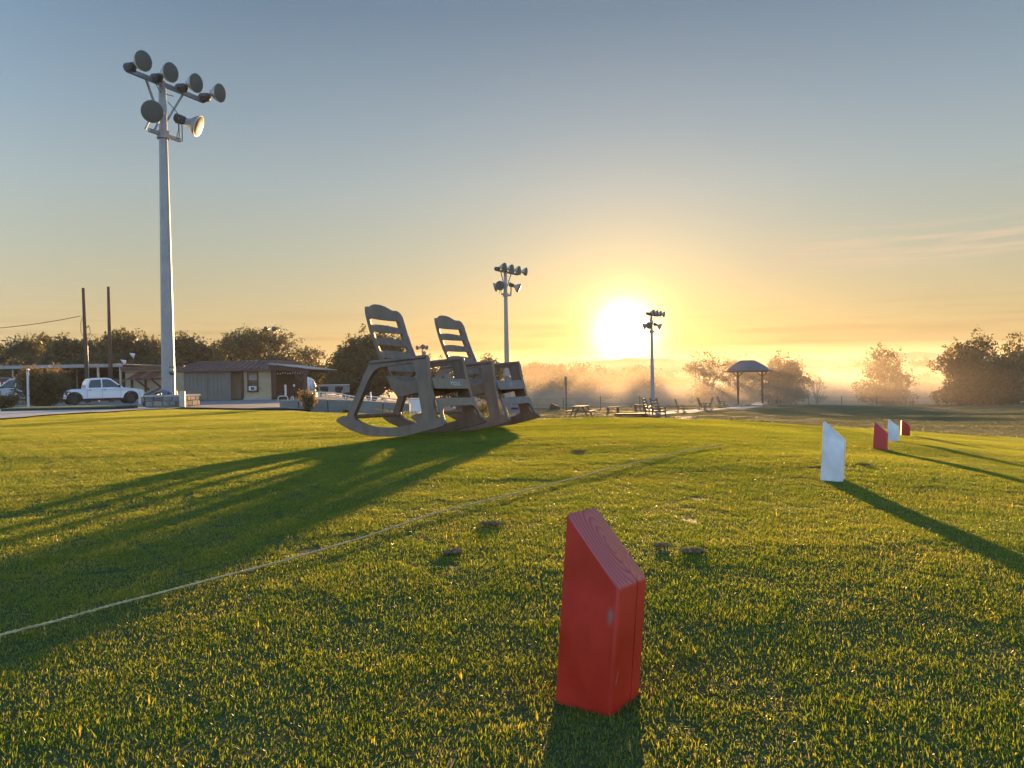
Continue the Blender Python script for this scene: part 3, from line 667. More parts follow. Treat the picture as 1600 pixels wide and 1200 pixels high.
def pole_base():
    g = gz(p.x, p.y); e = empty('stone_plinth', (p.x+.12, p.y, g-.1), R(-4), 'mottled stone block carrying the tallest floodlight pole', 'plinth')
    b = MB(); b.box((0, 0, .19), (1.04, 1.04, .52)); b.build('core', M['concrete'], e)
    ms = [mat('plinth_stone', (.20, .20, .19), .8, .35, 6, .6, 30), mat('plinth_stone_dark', (.12, .125, .12), .8, .35, 6, .6, 30), mat('plinth_stone_tan', (.33, .26, .19), .8, .25, 6, .6, 30)]
    r = random.Random(3)
    for face in range(4):
        Mz = Matrix.Rotation(face*math.pi/2, 4, 'Z')
        for row in range(3):
            x = -.52
            while x < .50:
                w = min(r.uniform(.16, .32), .53-x); b = MB(); b.box((x+w/2, -.53, .0+row*.155+.09), (w-.015, .05+r.uniform(0, .025), .14)); b.v = [tuple(Mz @ Vector(v)) for v in b.v]
                b.build('stone', ms[r.randrange(3)], e, bevel=.015); x += w
    b = MB(); b.box((0, 0, .475), (1.14, 1.14, .05)); b.build('cap', M['concrete'], e, bevel=.01)
    # post at the right corner, control box, cloth
    q = empty('bollard', (p.x+.66, p.y-.62, g-.02), 0, 'short round bollard beside the stone plinth, its edge lit orange', 'bollard')
    b = MB(); b.lathe([(.085, -.1), (.085, .50), (.07, .53), (.0, .535)], None, 16); b.build('tube', M['postpale'], q, smooth='auto')
    q = empty('control_box', (p.x+.17, p.y-.10, g+1.0), 0, 'small electrical control box with a round cover strapped to the tallest light pole', 'control box')
    b = MB(); b.box((0, 0, .10), (.14, .12, .24)); b.build('box', M['dark_metal'], q, bevel=.01)
    b = MB(); b.lathe([(.075, 0), (.075, .07), (.04, .09)], Matrix.Translation((.02, -.06, .12)) @ Matrix.Rotation(R(90), 4, 'X'), 16); b.build('cover', M['galv'], q, smooth='auto')
    c = MB(); c.patch(lambda a, b_, s: (-.22+a*.5+.02*math.sin(b_*9), -.30+b_*.18, .055+.05*math.sin(a*7+b_*5)*b_+.02+s*.012+.03*math.sin(a*math.pi)), 12, 6)
    tag(c.build('blue_cloth', M['blue'], smooth=True, loc=(p.x-.02, p.y-.2, g+.38)), 'crumpled blue cloth lying on the stone plinth cap', 'cloth')
pole_base()
def place_pole(pxb, D, pxt, pyt, label):
    q = at(pxb, 600, D); tz = at(pxt, pyt, D).z
    low = [((-.62, -.30, .50), (-.85, -.45, -.30), (0, -.5, .02)), ((.05, -.75, .52), (.25, -1.0, -.15), (0, -.5, .02)), ((.62, .62, .45), (.8, .25, -.40), (0, .66, .02))]
    return flood_pole(label, q.x, q.y, tz, 2.75, -R(30), low, 'floodlight poles round the range', base=False)
place_pole(792.5, 50., 789, 423, 'floodlight pole rising behind the second rocking chair, seven dull lamps')
place_pole(1019.5, 69., 1017, 491, 'floodlight pole silhouetted against the sun glow, beside a small rocking chair')
def small_pole(pxb, D, pyt, label, aims):
    q = at(pxb, 600, D); g = gz(q.x, q.y); tz = at(pxb, pyt, D).z; H_ = tz-g
    e = empty('distant_floodlight', (q.x, q.y, g), 0, label, 'light pole', 'small distant light poles')
    b = MB(); b.lathe([(.14, 0), (.08, H_)], None, 10); b.build('pole', M['galv'], e, smooth='auto')
    b = MB(); b.box((0, 0, H_), (1.4, .08, .1)); b.build('cross_bar', M['galv'], e)
    for dx, dz, am in aims: flood_head(e, Vector((dx, -.1, H_+dz)), am)
small_pole(424.5, 92., 517, 'thin light pole with paired round lamps over the oak behind the clubhouse', [(-.5, .25, (-.3, -1, -.3)), (.45, .25, (.3, -1, -.3)), (.45, -1.2, (.4, -1, -.3)), (-.45, -1.0, (-.4, -1, -.3))])
small_pole(661, 105., 545, 'distant light pole seen in the gap between the two large rocking chairs', [(-.7, .15, (-.8, -.6, -.2)), (.1, .3, (0, -1, -.2)), (.6, .15, (.8, -.5, -.2)), (.2, -.6, (.5, -1, -.4))])

# ---------------------------------------------------------------- trees
def leaf_mesh(name, C_, S, mat_, par, rs, size):
    """C_: centres (n,3), leaves as bent quads of random attitude"""
    n = len(C_); a = rs.normal(size=(n, 3)); a /= np.linalg.norm(a, axis=1)[:, None]
    b = rs.normal(size=(n, 3)); b -= a*(a*b).sum(1)[:, None]; b /= np.linalg.norm(b, axis=1)[:, None]
    s = (size*rs.uniform(.6, 1.35, n))[:, None]; w = s*.45
    V = np.stack([C_-a*s, C_-b*w+a*s*.1, C_+a*s, C_+b*w+a*s*.1], 1).reshape(-1, 3)
    F = (np.arange(n)[:, None]*4+np.arange(4)).tolist()
    me = bpy.data.meshes.new(name); me.from_pydata(V.tolist(), [], F); me.materials.append(mat_)
    o = bpy.data.objects.new(name, me); COL.objects.link(o); o.parent = par; return o
def make_tree(name, label, x, y, g, w, h, trunk_h, seed, leaves=6000, size=.16, sparse=.0, cat='tree', group=None, flat=.0, leafmat='leaf', blobs=None, limbs=True, fill=.55, skirt=0):
    rs = np.random.default_rng(seed); rr = random.Random(seed)
    e = empty(name, (x, y, g), 0, label, cat, group)
    nb = blobs or int(9+w*1.2); ch = h-trunk_h; Bc = []
    for i in range(nb):
        a = rs.uniform(0, 2*math.pi); rad = (rs.random()**.55)*w*.38; u = rs.random()
        zz = trunk_h + ch*(.08+.78*u**.75*(1-.36*(rad/(w*.38+1e-6))**2*(1-flat))); r_ = w*rs.uniform(.12, .22)
        Bc.append((rad*math.cos(a), rad*math.sin(a)*.8, zz, r_, min(r_*.8, (h-zz)+.1)*rs.uniform(.75, 1)))
    for dx_, zq, rq in ((0, .74, .24), (-.16, .64, .22), (.15, .66, .21), (.02, .52, .26)): Bc.append((dx_*w, 0, trunk_h+ch*zq, w*rq*.9, ch*.24))
    for i in range(skirt):
        a = 6.283*i/skirt+rs.uniform(-.3, .3); q_ = w*rs.uniform(.12, .36); Bc.append((q_*math.cos(a), q_*math.sin(a)*.8, h*rs.uniform(.10, .24), w*rs.uniform(.12, .17), h*rs.uniform(.10, .15)))
    C_ = []
    per = int(leaves/len(Bc)/9)
    for bx, by, bz, r1, r2 in Bc:
        d = rs.normal(size=(per, 3)); d /= np.linalg.norm(d, axis=1)[:, None]
        q = 1+.28*np.sin(d[:, 0]*5+bx*3)*np.sin(d[:, 2]*6+by*2)
        rad = (fill+(1.12-fill)*rs.random(per)**.6)*q
        c = np.stack([bx+d[:, 0]*r1*rad, by+d[:, 1]*r1*rad, bz+d[:, 2]*r2*rad], -1)
        if sparse: c = c[rs.random(len(c)) > sparse]
        k = rs.normal(0, max(size*1.1, .12), (len(c), 9, 3)); C_.append((c[:, None, :]+k).reshape(-1, 3))
    C_ = np.concatenate(C_); leaf_mesh('crown', C_, None, M[leafmat], e, rs, size)
    b = MB(); tr = max(.10, w*.028)
    b.tube([(0, 0, -.3), (rr.uniform(-.1, .1), 0, trunk_h*.5), (rr.uniform(-.15, .15), 0, trunk_h), (0, 0, trunk_h+ch*.3)], [tr*1.25, tr, tr*.85, tr*.4], 8)
    if limbs:
        for bx, by, bz, r1, r2 in Bc:
            s0 = Vector((0, 0, trunk_h*rr.uniform(.6, 1.0))); e0 = Vector((bx, by, bz)); m0 = s0.lerp(e0, .5)+Vector((0, 0, -.06*w*rr.random()))
            b.tube([s0, m0, e0], [tr*.5, tr*.3, tr*.1], 5, False)
            for k in range(4):
                d = Vector((rr.gauss(0, 1), rr.gauss(0, 1), rr.gauss(.4, .8))).normalized()
                b.tube([m0.lerp(e0, rr.random()), e0+Vector((d.x*r1, d.y*r1, d.z*r2))*1.05], [tr*.14, .012+tr*.03], 4, False)
    b.build('trunk', M['bark'], e, smooth=True)
    return e
def tree_px(name, label, pxc, wpx, pyt, D, seed, th=.25, **kw):
    x = at(pxc, 600, D).x; g = gz(x, D); h = at(pxc, pyt, D).z-g; w = wpx/FPX*D
    return make_tree(name, label, x, D, g, w, h, h*th, seed, **kw)
GL = 'trees behind the lot'
# left stand, behind the carport
for i, (pxc, wpx, pyt, D, lab, kw) in enumerate([
    (-25, 90, 535, 84, 'ragged tree cut by the left border above the carport', {}),
    (32, 84, 524, 80, 'open-topped tree above the left end of the carport roof', dict(sparse=.35)),
    (74, 80, 522, 88, 'tree with gaps in its crown left of the wired bare pole', dict(sparse=.15)),
    (112, 84, 527, 76, 'dense dark tree just left of the wired bare pole', {}),
    (146, 70, 525, 92, 'feathery tree standing between the two bare poles', dict(sparse=.3)),
    (196, 92, 513, 80, 'tall rounded tree right of the second bare pole', {}),
    (238, 70, 524, 90, 'dark tree half hidden by the tallest light pole', {}),
    (292, 90, 520, 86, 'dark tree right of the tallest light pole above the rusty roof', {}),
    (345, 60, 533, 96, 'low tree filling the gap left of the spreading oak', dict(sparse=.2)),
    (60, 120, 552, 72, 'low dark bush-like tree right behind the long carport', dict(th=.08)),
    (160, 110, 550, 72, 'low dense tree behind the pickup and the poles', dict(th=.08)),
    (255, 120, 553, 78, 'low dense tree behind the annex roof', dict(th=.08)),
    ]):
    k = dict(leaves=11000, size=.17, group=GL, sparse=.12); k.update(kw); tree_px('broadleaf_tree', lab, pxc, wpx, pyt, D, 20+i, **k)
tree_px('spreading_oak', 'spreading oak with layered open crown behind the clubhouse roof', 398, 140, 511, 92, 41, th=.3, leaves=13000, size=.17, sparse=.2, flat=.8, blobs=24, group=GL)
tree_px('low_tree', 'low dense tree under the spreading oak behind the porch', 440, 120, 552, 88, 45, th=.1, leaves=9000, size=.18, group=GL)
tree_px('thin_tree', 'thin see-through tree with flat top right of the oak', 484, 62, 540, 98, 42, th=.3, leaves=3600, size=.16, sparse=.45, flat=.6, group=GL)
tree_px('low_tree', 'low brown-green tree in the dip between thin tree and big dark tree', 500, 70, 568, 92, 46, th=.1, leaves=6000, size=.18, group=GL)
tree_px('big_dark_tree', 'biggest dark dense tree directly behind the nearest rocking chair', 585, 118, 509, 76, 43, th=.06, leaves=22000, size=.17, blobs=30, fill=.35, group=GL)
tree_px('big_dark_tree', 'left shoulder of dark growth sloping down from the biggest tree', 540, 84, 546, 74, 44, th=.04, leaves=12000, size=.17, group=GL)
tree_px('low_tree', 'low dark tree right of the biggest tree between the chair backs', 625, 60, 552, 84, 47, th=.08, leaves=7000, size=.17, group=GL)
tree_px('airy_tree', 'airy small tree with visible twigs left of the second chair back', 672, 56, 552, 96, 48, th=.2, leaves=3800, size=.15, sparse=.4, group=GL)
tree_px('rounded_tree', 'rounded tree behind the arms of the second rocking chair', 764, 66, 556, 100, 49, th=.12, leaves=8000, size=.19, group=GL)
tree_px('rounded_tree', 'low rounded bush-like tree behind the second chair seat', 705, 60, 577, 98, 50, th=.1, leaves=6000, size=.19, group=GL)
# right side, in the haze
GR = 'trees in the misty field'
for i, (nm, pxc, wpx, pyt, D, lab, kw) in enumerate([
    ('field_tree', 1100, 62, 541, 118, 'open tree at the right rim of the sun glow behind the third light pole', dict(sparse=.35, leaves=6500)),
    ('field_tree', 1141, 44, 550, 122, 'small rounded tree just left of the shade shelter roof', dict(sparse=.15, leaves=5000)),
    ('field_tree', 1172, 46, 556, 125, 'tree peeping over the shade shelter roof', dict(leaves=4500)),
    ('round_tree', 1226, 78, 550, 112, 'dense domed tree right of the shade shelter', dict(leaves=15000, th=.04, fill=.35, blobs=30)),
    ('bare_sapling', 1276, 34, 573, 115, 'small nearly bare tree between domed tree and the next big one', dict(leaves=900, sparse=.5, size=.12)),
    ('field_tree', 1383, 92, 539, 108, 'broad tree with loose crown standing alone in the mist', dict(leaves=11000, sparse=.12)),
    ('field_tree', 1498, 78, 530, 92, 'leafy tree with reaching twigs, first of the right-hand group', dict(leaves=10000, sparse=.15)),
    ('field_tree', 1532, 78, 517, 90, 'tallest tree of the group near the right border', dict(leaves=12000, sparse=.05)),
    ('field_tree', 1590, 90, 524, 88, 'dark tree cut off by the right border of the photo', dict(leaves=13000)),
    ('field_tree', 1560, 90, 552, 84, 'low dense tree filling the foot of the right-hand group', dict(leaves=12000, th=.05)),
    ('field_tree', 1640, 70, 520, 92, 'tree standing just beyond the right border', dict(leaves=5000)),
    ]):
    k = dict(size=.17, group=GR, th=.03, skirt=0 if nm == 'bare_sapling' else 9); k.update(kw); tree_px(nm, lab, pxc, wpx, pyt, D, 60+i, **k)
# far row left of the sun
far = [(812, 46, 572, 'far hazy tree just right of the second chair arm'), (838, 40, 564, 'far hazy tree with a notched top, right of the second chair'), (868, 46, 566, 'far hazy tree above the upright sign board'),
       (905, 44, 565, 'far hazy tree under the left side of the sun glow'), (938, 46, 570, 'far hazy tree directly under the sun'), (975, 52, 574, 'low far tree between the sun and the third light pole'),
       (1005, 40, 571, 'far hazy tree touching the third light pole on its left'), (1042, 40, 578, 'low far tree right of the third light pole'), (1070, 40, 584, 'lowest far tree right of the third light pole')]
for i, (pxc, wpx, pyt, lab) in enumerate(far):
    tree_px('far_tree', lab, pxc, wpx*1.55, pyt, 160+(i % 3)*9, 80+i, th=.02, leaves=7500, size=.32, sparse=0, group='far trees in the haze')
for i, (pxc, wpx, pyt, D, lab) in enumerate([(1318, 60, 566, 240, 'faint far tree left of the lone broad tree'), (1440, 60, 556, 230, 'faint far tree right of the lone broad tree'), (1345, 50, 560, 260, 'faint far tree rising behind the lone broad tree'), (1455, 60, 585, 150, 'low bush-like tree in the mist before the right-hand group')]):
    tree_px('far_tree', lab, pxc, wpx, pyt, D, 95+i, th=.1, leaves=3500, size=.36, group='far trees in the haze')

# far ridge
def ridge():
    V = []; F = []; xs = np.linspace(-700, 700, 140); y = 430
    for i, x in enumerate(xs):
        px = 800+x/y*FPX; base = np.interp(px, [-200, 400, 800, 900, 1150, 1300, 1400, 1650, 2000], [590, 578, 568, 567, 561, 557, 555, 557, 560])
        hz = (590-.0175*(px-800)-base)/FPX*y + CAM_H + 1.2*math.sin(x*.031)+.8*math.sin(x*.083+2)+.35*math.sin(x*.31)+.25*math.sin(x*.67)
        V += [(x, y-60, -9), (x, y-20, hz*.8), (x, y, hz), (x, y+60, -9)]
    for i in range(len(xs)-1):
        for j in range(3): a_ = i*4+j; F.append((a_, a_+1, a_+5, a_+4))
    b = MB(); b.add(V, F); o = b.build('hills', mat('wooded_hill', (.045, .05, .025), .95, .4, .05), smooth=True); tag(o, kind='structure')
ridge()

# ---------------------------------------------------------------- rocking chairs (local x forward, local y to the chair's far side, origin under the arm fronts' middle)
def side_frame(side):
    """side -1 near, +1 far; splayed outwards towards the ground"""
    outer = [(-.829, .118), (-.805, .142), (-.770, .158), (-.738, .160), (-.722, .158), (-.625, .372), (-.528, .585), (-.50, .596), (0, .632), (.012, .60), (.035, .447), (.072, .30), (.108, .158),
             (.125, .149), (.150, .146), (.175, .132), (.194, .108), (.186, .092), (.10, .068), (.013, .048), (-.07, .028), (-.145, .014), (-.22, .004), (-.30, 0), (-.38, 0), (-.46, .003), (-.528, .010), (-.62, .030), (-.70, .055), (-.77, .084)]
    hole = [(-.655, .163), (-.60, .285), (-.545, .41), (-.51, .475), (-.47, .522), (-.42, .545), (-.25, .562), (-.12, .575), (-.098, .566), (-.088, .53), (-.055, .36), (-.02, .22), (.0, .142),
            (-.03, .122), (-.10, .098), (-.20, .080), (-.31, .070), (-.42, .072), (-.50, .082), (-.58, .104), (-.635, .130)]
    def fn(u, z, w): return (u, side*(.30+.055*(1-min(z, .6)/.6)) + side*(w-.045), z)
    b = MB(); b.poly([outer, hole], .045, fn); return b
def armrest(side):
    b = MB()
    def fn(a, c, k):
        u = -.525+a*.527; wd = .030+.004*math.sin(a*math.pi*.9)
        return (u, side*.281+(c-.5)*2*wd, .599+a*.037-.005*(2*c-1)**2 + (.0 if k else -.024))
    b.patch(fn, 10, 4); return b
def back_pt(a, z, k, th=.022):
    """a -1..1 across, z height, k 0 front / 1 rear"""
    u = np.interp(z, [.30, .34, .45, .6, .75, .86, .96, 1.05, 1.12], [-.29, -.32, -.39, -.475, -.545, -.588, -.62, -.643, -.655])
    hw = .245+.012*math.sin(min(max((z-.4)/.7, 0), 1)*math.pi)
    return (u + .058*a*a - k*th, a*hw, z)
def crest(a):
    """height of the back's carved top edge"""
    return float(np.interp(abs(a), [0, .15, .3, .42, .52, .60, .66, .72, .80, .88, .94, .98, 1.0], [1.086, 1.085, 1.079, 1.070, 1.060, 1.051, 1.046, 1.048, 1.050, 1.042, 1.026, 1.003, .975]))
def seat_chair(e, first=False, worn='resin_front'):
    for s in (-1, 1):
        side_frame(s).build('side_frame', M['resin'], e, bevel=.010, seg=3, smooth='auto')
        armrest(s).build('armrest', M['resin'], e, bevel=.006, smooth='auto')
    for s in (-1, 1):
        b = MB()
        def fn(a, c, k, s=s):
            aa = .80+.20*c; z = .34+a*(crest(aa)-.34)
            return back_pt(s*aa, z, k, .034)
        b.patch(fn, 30, 10); b.build('back_stile', M['resin'], e, bevel=.008, smooth='auto')
    def slat(name, zl, zh, peak, par, ogee=0):
        b = MB()
        def fn(a, c, k):
            aa = (a*2-1)*.82; top = crest(aa) if ogee else zh+peak*(math.cos(aa*math.pi/1.64))
            return back_pt(aa, zl+(top-zl)*c, k)
        b.patch(fn, 20, 3); return b.build(name, M['resin'], par, bevel=.004, smooth='auto')
    slat('top_rail', .955, 1.045, .052, e, .03)
    for zl, zh in ((.845, .895), (.735, .785), (.625, .678), (.515, .570), (.345, .465)): slat('back_slat', zl, zh, .016, e)
    # seat shell, deeper at the rear, with rolled front edge
    b = MB()
    def fs(a, c, k):
        u = -.36+a*.395; cc = 2*c-1; z = .375+.075*a-.035*math.sin(a*math.pi)*(1-cc*cc)+.012*cc*cc
        if a > .85: z -= .02*((a-.85)/.15)**2
        return (u, cc*.262, z-(.0 if k else .022))
    b.patch(fs, 18, 8); b.build('seat', M['resin'], e, bevel=.004, smooth='auto')
    for s in (-1, 1):
        b = MB(); b.poly([[(-.385, .48), (-.33, .37), (-.27, .305), (-.02, .352), (.035, .37), (.02, .45), (-.20, .425), (-.34, .47)]], .02, lambda u, z, w, s=s: (u, s*(.262+w), z)); b.build('seat_side', M['resin'], e, bevel=.005)
    # front apron with a raised tab, lower rail with arched underside
    def slope(z): return .040+(.45-z)*.42
    b = MB(); ap = [(-.27, .378), (-.255, .37), (.255, .37), (.27, .378), (.265, .448), (.24, .456), (.085, .452), (.06, .458), (.05, .475), (.03, .490), (0, .495), (-.03, .490), (-.05, .475), (-.06, .458), (-.085, .452), (-.24, .456), (-.265, .448)]
    b.poly([ap], .022, lambda v, z, w: (slope(z)-w, v, z)); b.build('front_apron', M[worn], e, bevel=.005, smooth='auto')
    b = MB(); lr = [(-.315, .12), (-.285, .13), (-.272, .19), (-.245, .222), (-.20, .234), (.20, .234), (.245, .222), (.272, .19), (.285, .13), (.315, .12), (.292, .30), (-.292, .30)]
    b.poly([lr], .024, lambda v, z, w: (slope(z)-w-.004, v, z)); b.build('front_rail', M[worn], e, bevel=.006, smooth='auto')
    b = MB(); b.box((-.655, 0, .155), (.045, .62, .035)); b.build('rear_stretcher', M['resin'], e, bevel=.01)
    b = MB(); b.box((-.22, 0, .345), (.10, .52, .05)); b.build('seat_support', M['resin'], e, bevel=.01)
M['sticker'] = mat('worn_pale_print', (.40, .50, .52), .6, .5, 300)
def big_chair(P0, yaw, roll_, label, worn, marks):
    ux = Vector((math.cos(yaw), -math.sin(yaw), 0)); wy = Vector((math.sin(yaw), math.cos(yaw), 0))
    O = Vector(P0)+wy*.30; O.z = P0.z-.632
    e = empty('rocking_chair', O, 0, label, 'rocking chair', 'large resin rocking chairs on the lawn'); e.rotation_euler = (roll_, 0, -yaw)
    seat_chair(e, worn=worn)
    if marks:
        b = MB(); r = random.Random(5)
        # what is left of a worn pale print on the apron: broken strokes
        for v, z, w, h in ((-.01, .415, .012, .03), (.008, .425, .018, .008), (.03, .412, .010, .034), (.048, .424, .020, .010), (.050, .404, .012, .010), (.072, .414, .010, .032), (.085, .400, .018, .008), (.108, .416, .012, .026), (.125, .402, .016, .009), (.118, .424, .012, .008)):
            b.poly([[(v, z-h/2), (v+w, z-h/2+.002), (v+w-.002, z+h/2), (v+.001, z+h/2-.002)]], .003, lambda a, c, k: (.040+(.45-c)*.42+k-.001, a, c))
        b.build('worn_print', M['sticker'], e)
    else:
        b = MB(); b.poly([[(-.05, .395), (.03, .395), (.03, .435), (-.05, .435)]], .003, lambda a, c, k: (.040+(.45-c)*.42+k-.001, a, c)); b.build('worn_print', M['resin_pale2'], e)
    return e
M['resin_pale2'] = mat('faded_patch', (.24, .23, .21), .6, .3, 60)
M['resin_mauve'] = mat('weathered_resin_mauve', (.17, .15, .145), .5, .2, 20, .2, 150)
ch1 = big_chair(at(663, 555.6, 5.9), R(26), R(-1.2), 'nearest dark rocking chair, a worn pale print on its front apron', 'resin_front', True)
ch2 = big_chair(at(766.5, 563.5, 6.85), R(26), 0.0, 'second dark rocking chair, a cabinet with a star seen through its rails', 'resin_mauve', False)
# small rocking chairs beyond the lawn
def low_chair(e):
    """the same kind of chair, simpler, for the far patio"""
    for s in (-1, 1):
        b = MB(); b.tube([(-.45, s*.28, .16), (-.25, s*.29, .04), (0, s*.29, 0), (.25, s*.29, .03), (.42, s*.28, .12)], .03, 6); b.build('rocker', M['resin'], e)
        b = MB(); b.bar((.22, s*.28, .05), (.18, s*.28, .60), .05); b.bar((-.24, s*.28, .05), (-.18, s*.28, .60), .05); b.build('leg', M['resin'], e)
        b = MB(); b.bar((-.28, s*.28, .585), (.26, s*.28, .62), .08, .035); b.build('armrest', M['resin'], e)
        b = MB(); b.bar((-.20, s*.24, .36), (-.44, s*.24, 1.12), .05); b.build('back_stile', M['resin'], e)
    b = MB(); b.box((.01, 0, .40), (.48, .5, .05)); b.build('seat', M['resin'], e)
    for k in range(4):
        b = MB(); t = .2+k*.22; b.box((-.20-.24*t, 0, .36+.76*t), (.03, .46, .10)); b.build('back_slat', M['resin'], e)
    b = MB(); b.box((.24, 0, .36), (.04, .5, .12)); b.build('front_apron', M['resin'], e)
first = None
for px, py, rz, lab in ((1017, 652, 12, 'small rocking chair on the patio right at the foot of the third light pole'), (1030, 653.5, 35, 'small rocking chair just right of the third light pole foot, turned more to the viewer'),
                        (1064, 645.5, -4, 'lone small rocking chair between the third light pole and the paired chairs'),
                        (1098, 641, 5, 'small rocking chair, left one of the closest pair near the shade shelter'), (1106, 641.5, 155, 'small rocking chair turned the other way, back upright, in the pair near the shelter'),
                        (1128, 637, 0, 'small rocking chair nearest to the left post of the shade shelter')):
    q = hit(px, py, 20)
    if first is None: first = empty('rocking_chair', (0, 0, 0)); low_chair(first); o = first
    else: o = copy_tree(first)
    o.location = q; o.rotation_euler = (0, 0, R(rz)); tag(o, lab, 'rocking chair', 'small rocking chairs on the far patio')

# ---------------------------------------------------------------- tee markers
def paint(name, col, chip, pith=None, scuff=None):
    m = bpy.data.materials.new(name); m.use_nodes = True; nt = m.node_tree; L = nt.links; b = nt.nodes['Principled BSDF']
    b.inputs['Roughness'].default_value = .38; b.inputs['Specular IOR Level'].default_value = .6
    tc = N(nt, 'ShaderNodeTexCoord'); n1 = N(nt, 'ShaderNodeTexNoise', i_Scale=14.0, i_Detail=6.0); L.new(tc.outputs['Object'], n1.inputs[0])
    base = ramp(nt, [(.3, tuple(c*.82 for c in col)), (.7, tuple(min(1, c*1.15) for c in col))]); L.new(n1.outputs[0], base.inputs[0])
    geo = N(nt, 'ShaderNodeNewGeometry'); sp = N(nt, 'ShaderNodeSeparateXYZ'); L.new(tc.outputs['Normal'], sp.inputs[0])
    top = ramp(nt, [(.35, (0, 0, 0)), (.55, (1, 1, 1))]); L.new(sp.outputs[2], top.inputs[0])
    so = N(nt, 'ShaderNodeSeparateXYZ'); L.new(tc.outputs['Object'], so.inputs[0])
    # growth rings round the pith, seen on the sawn top only; long grain on the sides
    px_, py_ = pith or (.008, .0)
    nz = N(nt, 'ShaderNodeTexNoise', i_Scale=30.0, i_Detail=2.0); L.new(tc.outputs['Object'], nz.inputs[0])
    dx = mathn(nt, 'SUBTRACT', so.outputs[0], px_); dy = mathn(nt, 'SUBTRACT', so.outputs[1], py_)
    r_ = mathn(nt, 'SQRT', mathn(nt, 'ADD', mathn(nt, 'MULTIPLY', dx, dx), mathn(nt, 'MULTIPLY', mathn(nt, 'MULTIPLY', dy, dy), .40)))
    rn = mathn(nt, 'ADD', r_, mathn(nt, 'MULTIPLY', mathn(nt, 'SUBTRACT', nz.outputs[0], .5), .0045))
    saw = mathn(nt, 'POWER', mathn(nt, 'FRACT', mathn(nt, 'DIVIDE', rn, .0072)), 3.0)
    ring = mathn(nt, 'MULTIPLY', saw, top.outputs[0])
    top_glare = mixc(nt, mathn(nt, 'MULTIPLY', top.outputs[0], .8), base.outputs[0], tuple(min(.8, c*.75+.10) for c in col))  # sky glare on the sawn top, painted in as a paler colour
    c = mixc(nt, mathn(nt, 'MULTIPLY', ring, .75), top_glare, tuple(c*.25+.01 for c in col))
    mp = N(nt, 'ShaderNodeMapping'); mp.inputs['Scale'].default_value = (55, 55, 4); L.new(tc.outputs['Object'], mp.inputs[0])
    ng = N(nt, 'ShaderNodeTexNoise', i_Scale=1.6, i_Detail=5.0); L.new(mp.outputs[0], ng.inputs[0])
    mp2 = N(nt, 'ShaderNodeMapping'); mp2.inputs['Scale'].default_value = (1, 1, .45); L.new(tc.outputs['Object'], mp2.inputs[0])
    nc = N(nt, 'ShaderNodeTexNoise', i_Scale=38.0, i_Detail=3.0, i_Roughness=.5); L.new(mp2.outputs[0], nc.inputs[0])
    ck = ramp(nt, [(.74, (0, 0, 0)), (.76, (1, 1, 1))]); L.new(nc.outputs[0], ck.inputs[0])
    c = mixc(nt, mathn(nt, 'MULTIPLY', ck.outputs[0], .75), c, chip); L.new(c, b.inputs['Base Color'])
    if scuff:
        vs_ = N(nt, 'ShaderNodeVectorMath', operation='SUBTRACT'); L.new(tc.outputs['Object'], vs_.inputs[0]); vs_.inputs[1].default_value = scuff
        vm_ = N(nt, 'ShaderNodeVectorMath', operation='MULTIPLY'); L.new(vs_.outputs[0], vm_.inputs[0]); vm_.inputs[1].default_value = (1, 1.6, .6)
        vl_ = N(nt, 'ShaderNodeVectorMath', operation='LENGTH'); L.new(vm_.outputs[0], vl_.inputs[0])
        d_ = mathn(nt, 'ADD', vl_.outputs['Value'], mathn(nt, 'MULTIPLY', mathn(nt, 'SUBTRACT', nc.outputs[0], .5), .012))
        sc_ = ramp(nt, [(.0055, (1, 1, 1)), (.0085, (0, 0, 0))]); L.new(d_, sc_.inputs[0])
        c = mixc(nt, mathn(nt, 'MULTIPLY', sc_.outputs[0], .8), c, (.20, .17, .16))
        L.new(c, b.inputs['Base Color'])
    rg = ramp(nt, [(.3, (.32, .32, .32)), (.7, (.55, .55, .55))]); L.new(n1.outputs[0], rg.inputs[0]); L.new(rg.outputs[0], b.inputs['Roughness'])
    h = mathn(nt, 'ADD', mathn(nt, 'MULTIPLY', ring, -1.0), mathn(nt, 'MULTIPLY', ng.outputs[0], .35))
    bp = N(nt, 'ShaderNodeBump', i_Strength=.55, i_Distance=.0018); L.new(h, bp.inputs['Height']); L.new(bp.outputs[0], b.inputs['Normal'])
    return m
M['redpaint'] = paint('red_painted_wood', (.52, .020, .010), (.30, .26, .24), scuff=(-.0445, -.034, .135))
M['whitepaint'] = paint('white_painted_wood', (.72, .73, .76), (.16, .15, .15), (-.01, .01))
